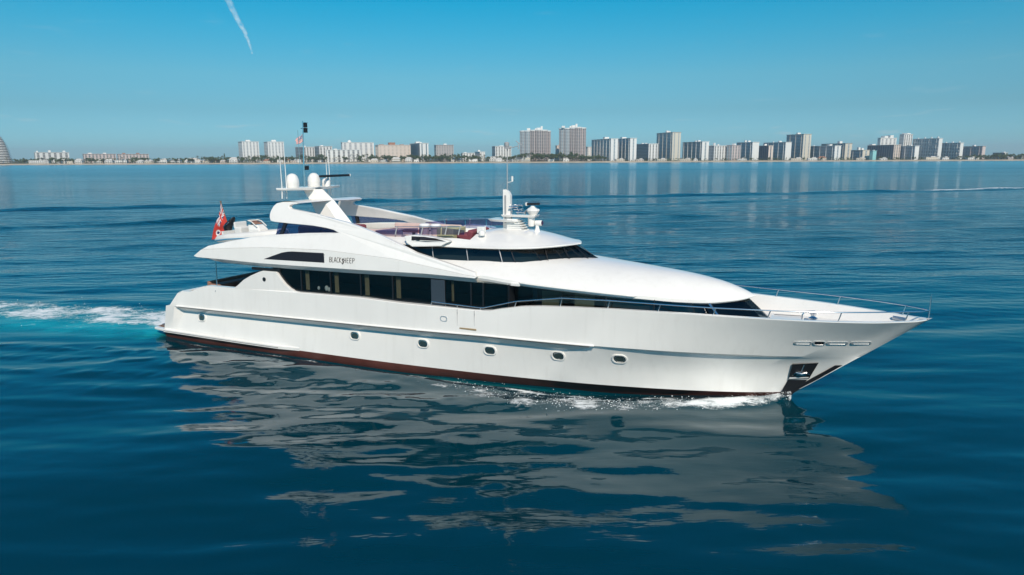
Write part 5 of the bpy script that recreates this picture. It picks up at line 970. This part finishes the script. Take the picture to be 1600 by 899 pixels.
def proto_tree(kind, seed):
    rs = np.random.default_rng(seed); mb = MB()
    if kind == 'palm':
        h_ = 7.5+rs.random()*2; bend = rs.normal()*.6
        mb.tube([(0, 0, 0), (bend*.4, 0, h_*.5), (bend, 0, h_)], [.28, .2, .16], 6, mi=1)
        for k in range(15):
            a_ = k*2.4; el_ = .9-1.5*rs.random(); L_ = 2.6+rs.random()*.8; p = [Vector((bend, 0, h_))]
            for j in range(1, 4):
                f = j/3; p.append(Vector((bend+math.cos(a_)*L_*f*math.cos(el_*.6), math.sin(a_)*L_*f*math.cos(el_*.6), h_+L_*f*math.sin(el_)-1.5*f*f)))
            sdv = Vector((-math.sin(a_), math.cos(a_), 0))
            for j in range(3): w0, w1 = .42*(1-j/3.6), .42*(1-(j+1)/3.6); mb.add([p[j]-sdv*w0, p[j]+sdv*w0, p[j+1]+sdv*w1, p[j+1]-sdv*w1], [(0, 1, 2, 3)], 0)
    elif kind == 'broad':
        h_ = 3.2+rs.random(); mb.tube([(0, 0, 0), (.2, .1, h_)], [.35, .2], 6, mi=1)
        for k in range(4):
            a_ = rs.random()*6.28; mb.tube([(.1, 0, h_*.7), (math.cos(a_)*1.8, math.sin(a_)*1.8, h_+1.4)], [.15, .06], 5, mi=1)
        for k in range(11):
            cc = np.array([rs.normal()*2.0, rs.normal()*1.7, h_+1.3+rs.normal()*1.0]); rr = .8+rs.random()*.8
            for j in range(26): v = rs.normal(size=3); v /= np.linalg.norm(v); leaf(mb, cc+v*rr*rs.random()**.33, .58, rs)
    elif kind == 'pine':
        mb.tube([(0, 0, 0), (0, 0, 17)], [.35, .08], 6, mi=1)
        for k in range(13):
            z = 3+k*1.08; r0 = 2.5*(1-k/14)+.3
            for j in range(26): a_ = rs.random()*6.28; q_ = r0*rs.random()**.5; leaf(mb, (q_*math.cos(a_), q_*math.sin(a_), z+rs.normal()*.25-.15*q_), .4, rs)
    o = mb.build({'palm': 'palm_tree', 'broad': 'broadleaf_tree', 'pine': 'pine_tree'}[kind], [M['palm_leaf'] if kind == 'palm' else M['leaf'], M['bark']]); return o
protos = {k: [proto_tree(k, 50+i) for i in range(n)] for k, n in (('palm', 3), ('broad', 4), ('pine', 1))}
first = set()
def plant(kind, x_, y_, sc):
    i = int(RNG.integers(len(protos[kind]))); o = protos[kind][i]
    if (kind, i) in first: o = o.copy(); COL.objects.link(o)
    first.add((kind, i)); o.location = (x_, y_, BASE-.3); o.rotation_euler = (0, 0, RNG.random()*6.28); o.scale = (sc*(.9+.5*RNG.random()), sc*(.9+.5*RNG.random()), sc)
    o['label'] = {'palm': 'feathery palm tree among the houses and towers of the shore', 'broad': 'dark bushy broadleaf tree in the green belt behind the beach', 'pine': 'tall dark pine spire standing above the tree belt'}[kind]
    o['category'] = 'tree'; o['group'] = {'palm': 'palm trees along the shore', 'broad': 'broadleaf trees along the shore', 'pine': 'pine'}[kind]
    if kind == 'pine': del o['group']
    return o
dens = linf((0, .7), (60, .9), (330, 1), (370, 1), (640, 1), (660, 1.1), (790, .8), (830, 1.2), (930, 1), (945, .45), (1060, .4), (1200, .35), (1500, .4), (1540, 1), (1600, 1))
hgt_ = linf((0, 1), (250, .95), (300, 1.15), (420, 1.2), (560, 1.25), (640, 1.2), (700, 1.25), (800, 1.1), (830, 1.5), (900, 1.5), (935, 1.1), (960, .55), (1500, .6), (1540, 1.0), (1600, 1))
nb_, np_ = 0, 0; p = -6.0
while p < 1606:
    dn = dens(p)
    kind = 'palm' if RNG.random() < (.28 if p < 900 else .35) else 'broad'
    y_ = 1434+RNG.random()*6 if RNG.random() < .45 else 1456+RNG.random()*14
    plant(kind, px2x(p, y_), y_, hgt_(p)*(1.1+.6*RNG.random())*(1 if kind == 'broad' else .85)); p += (5.2+RNG.random()*2.5)/max(dn, .3)/1.35
plant('pine', px2x(352, 1445), 1445, 1.18)
# the continuous green mass behind them
mb = MB(); rs = np.random.default_rng(5)
for i in range(9500):
    p = rs.random()*1640-20
    if rs.random() > dens(p): continue
    y_ = 1437+rs.random()*40; leaf(mb, (px2x(p, y_), y_, BASE+rs.random()**1.3*9.5*hgt_(p)), .9+rs.random()*.7, rs)
tb = mb.build('tree_belt', M['leaf']); tag(tb, 'dense low green undergrowth filling the gaps behind the beach', 'undergrowth', None, 'stuff')
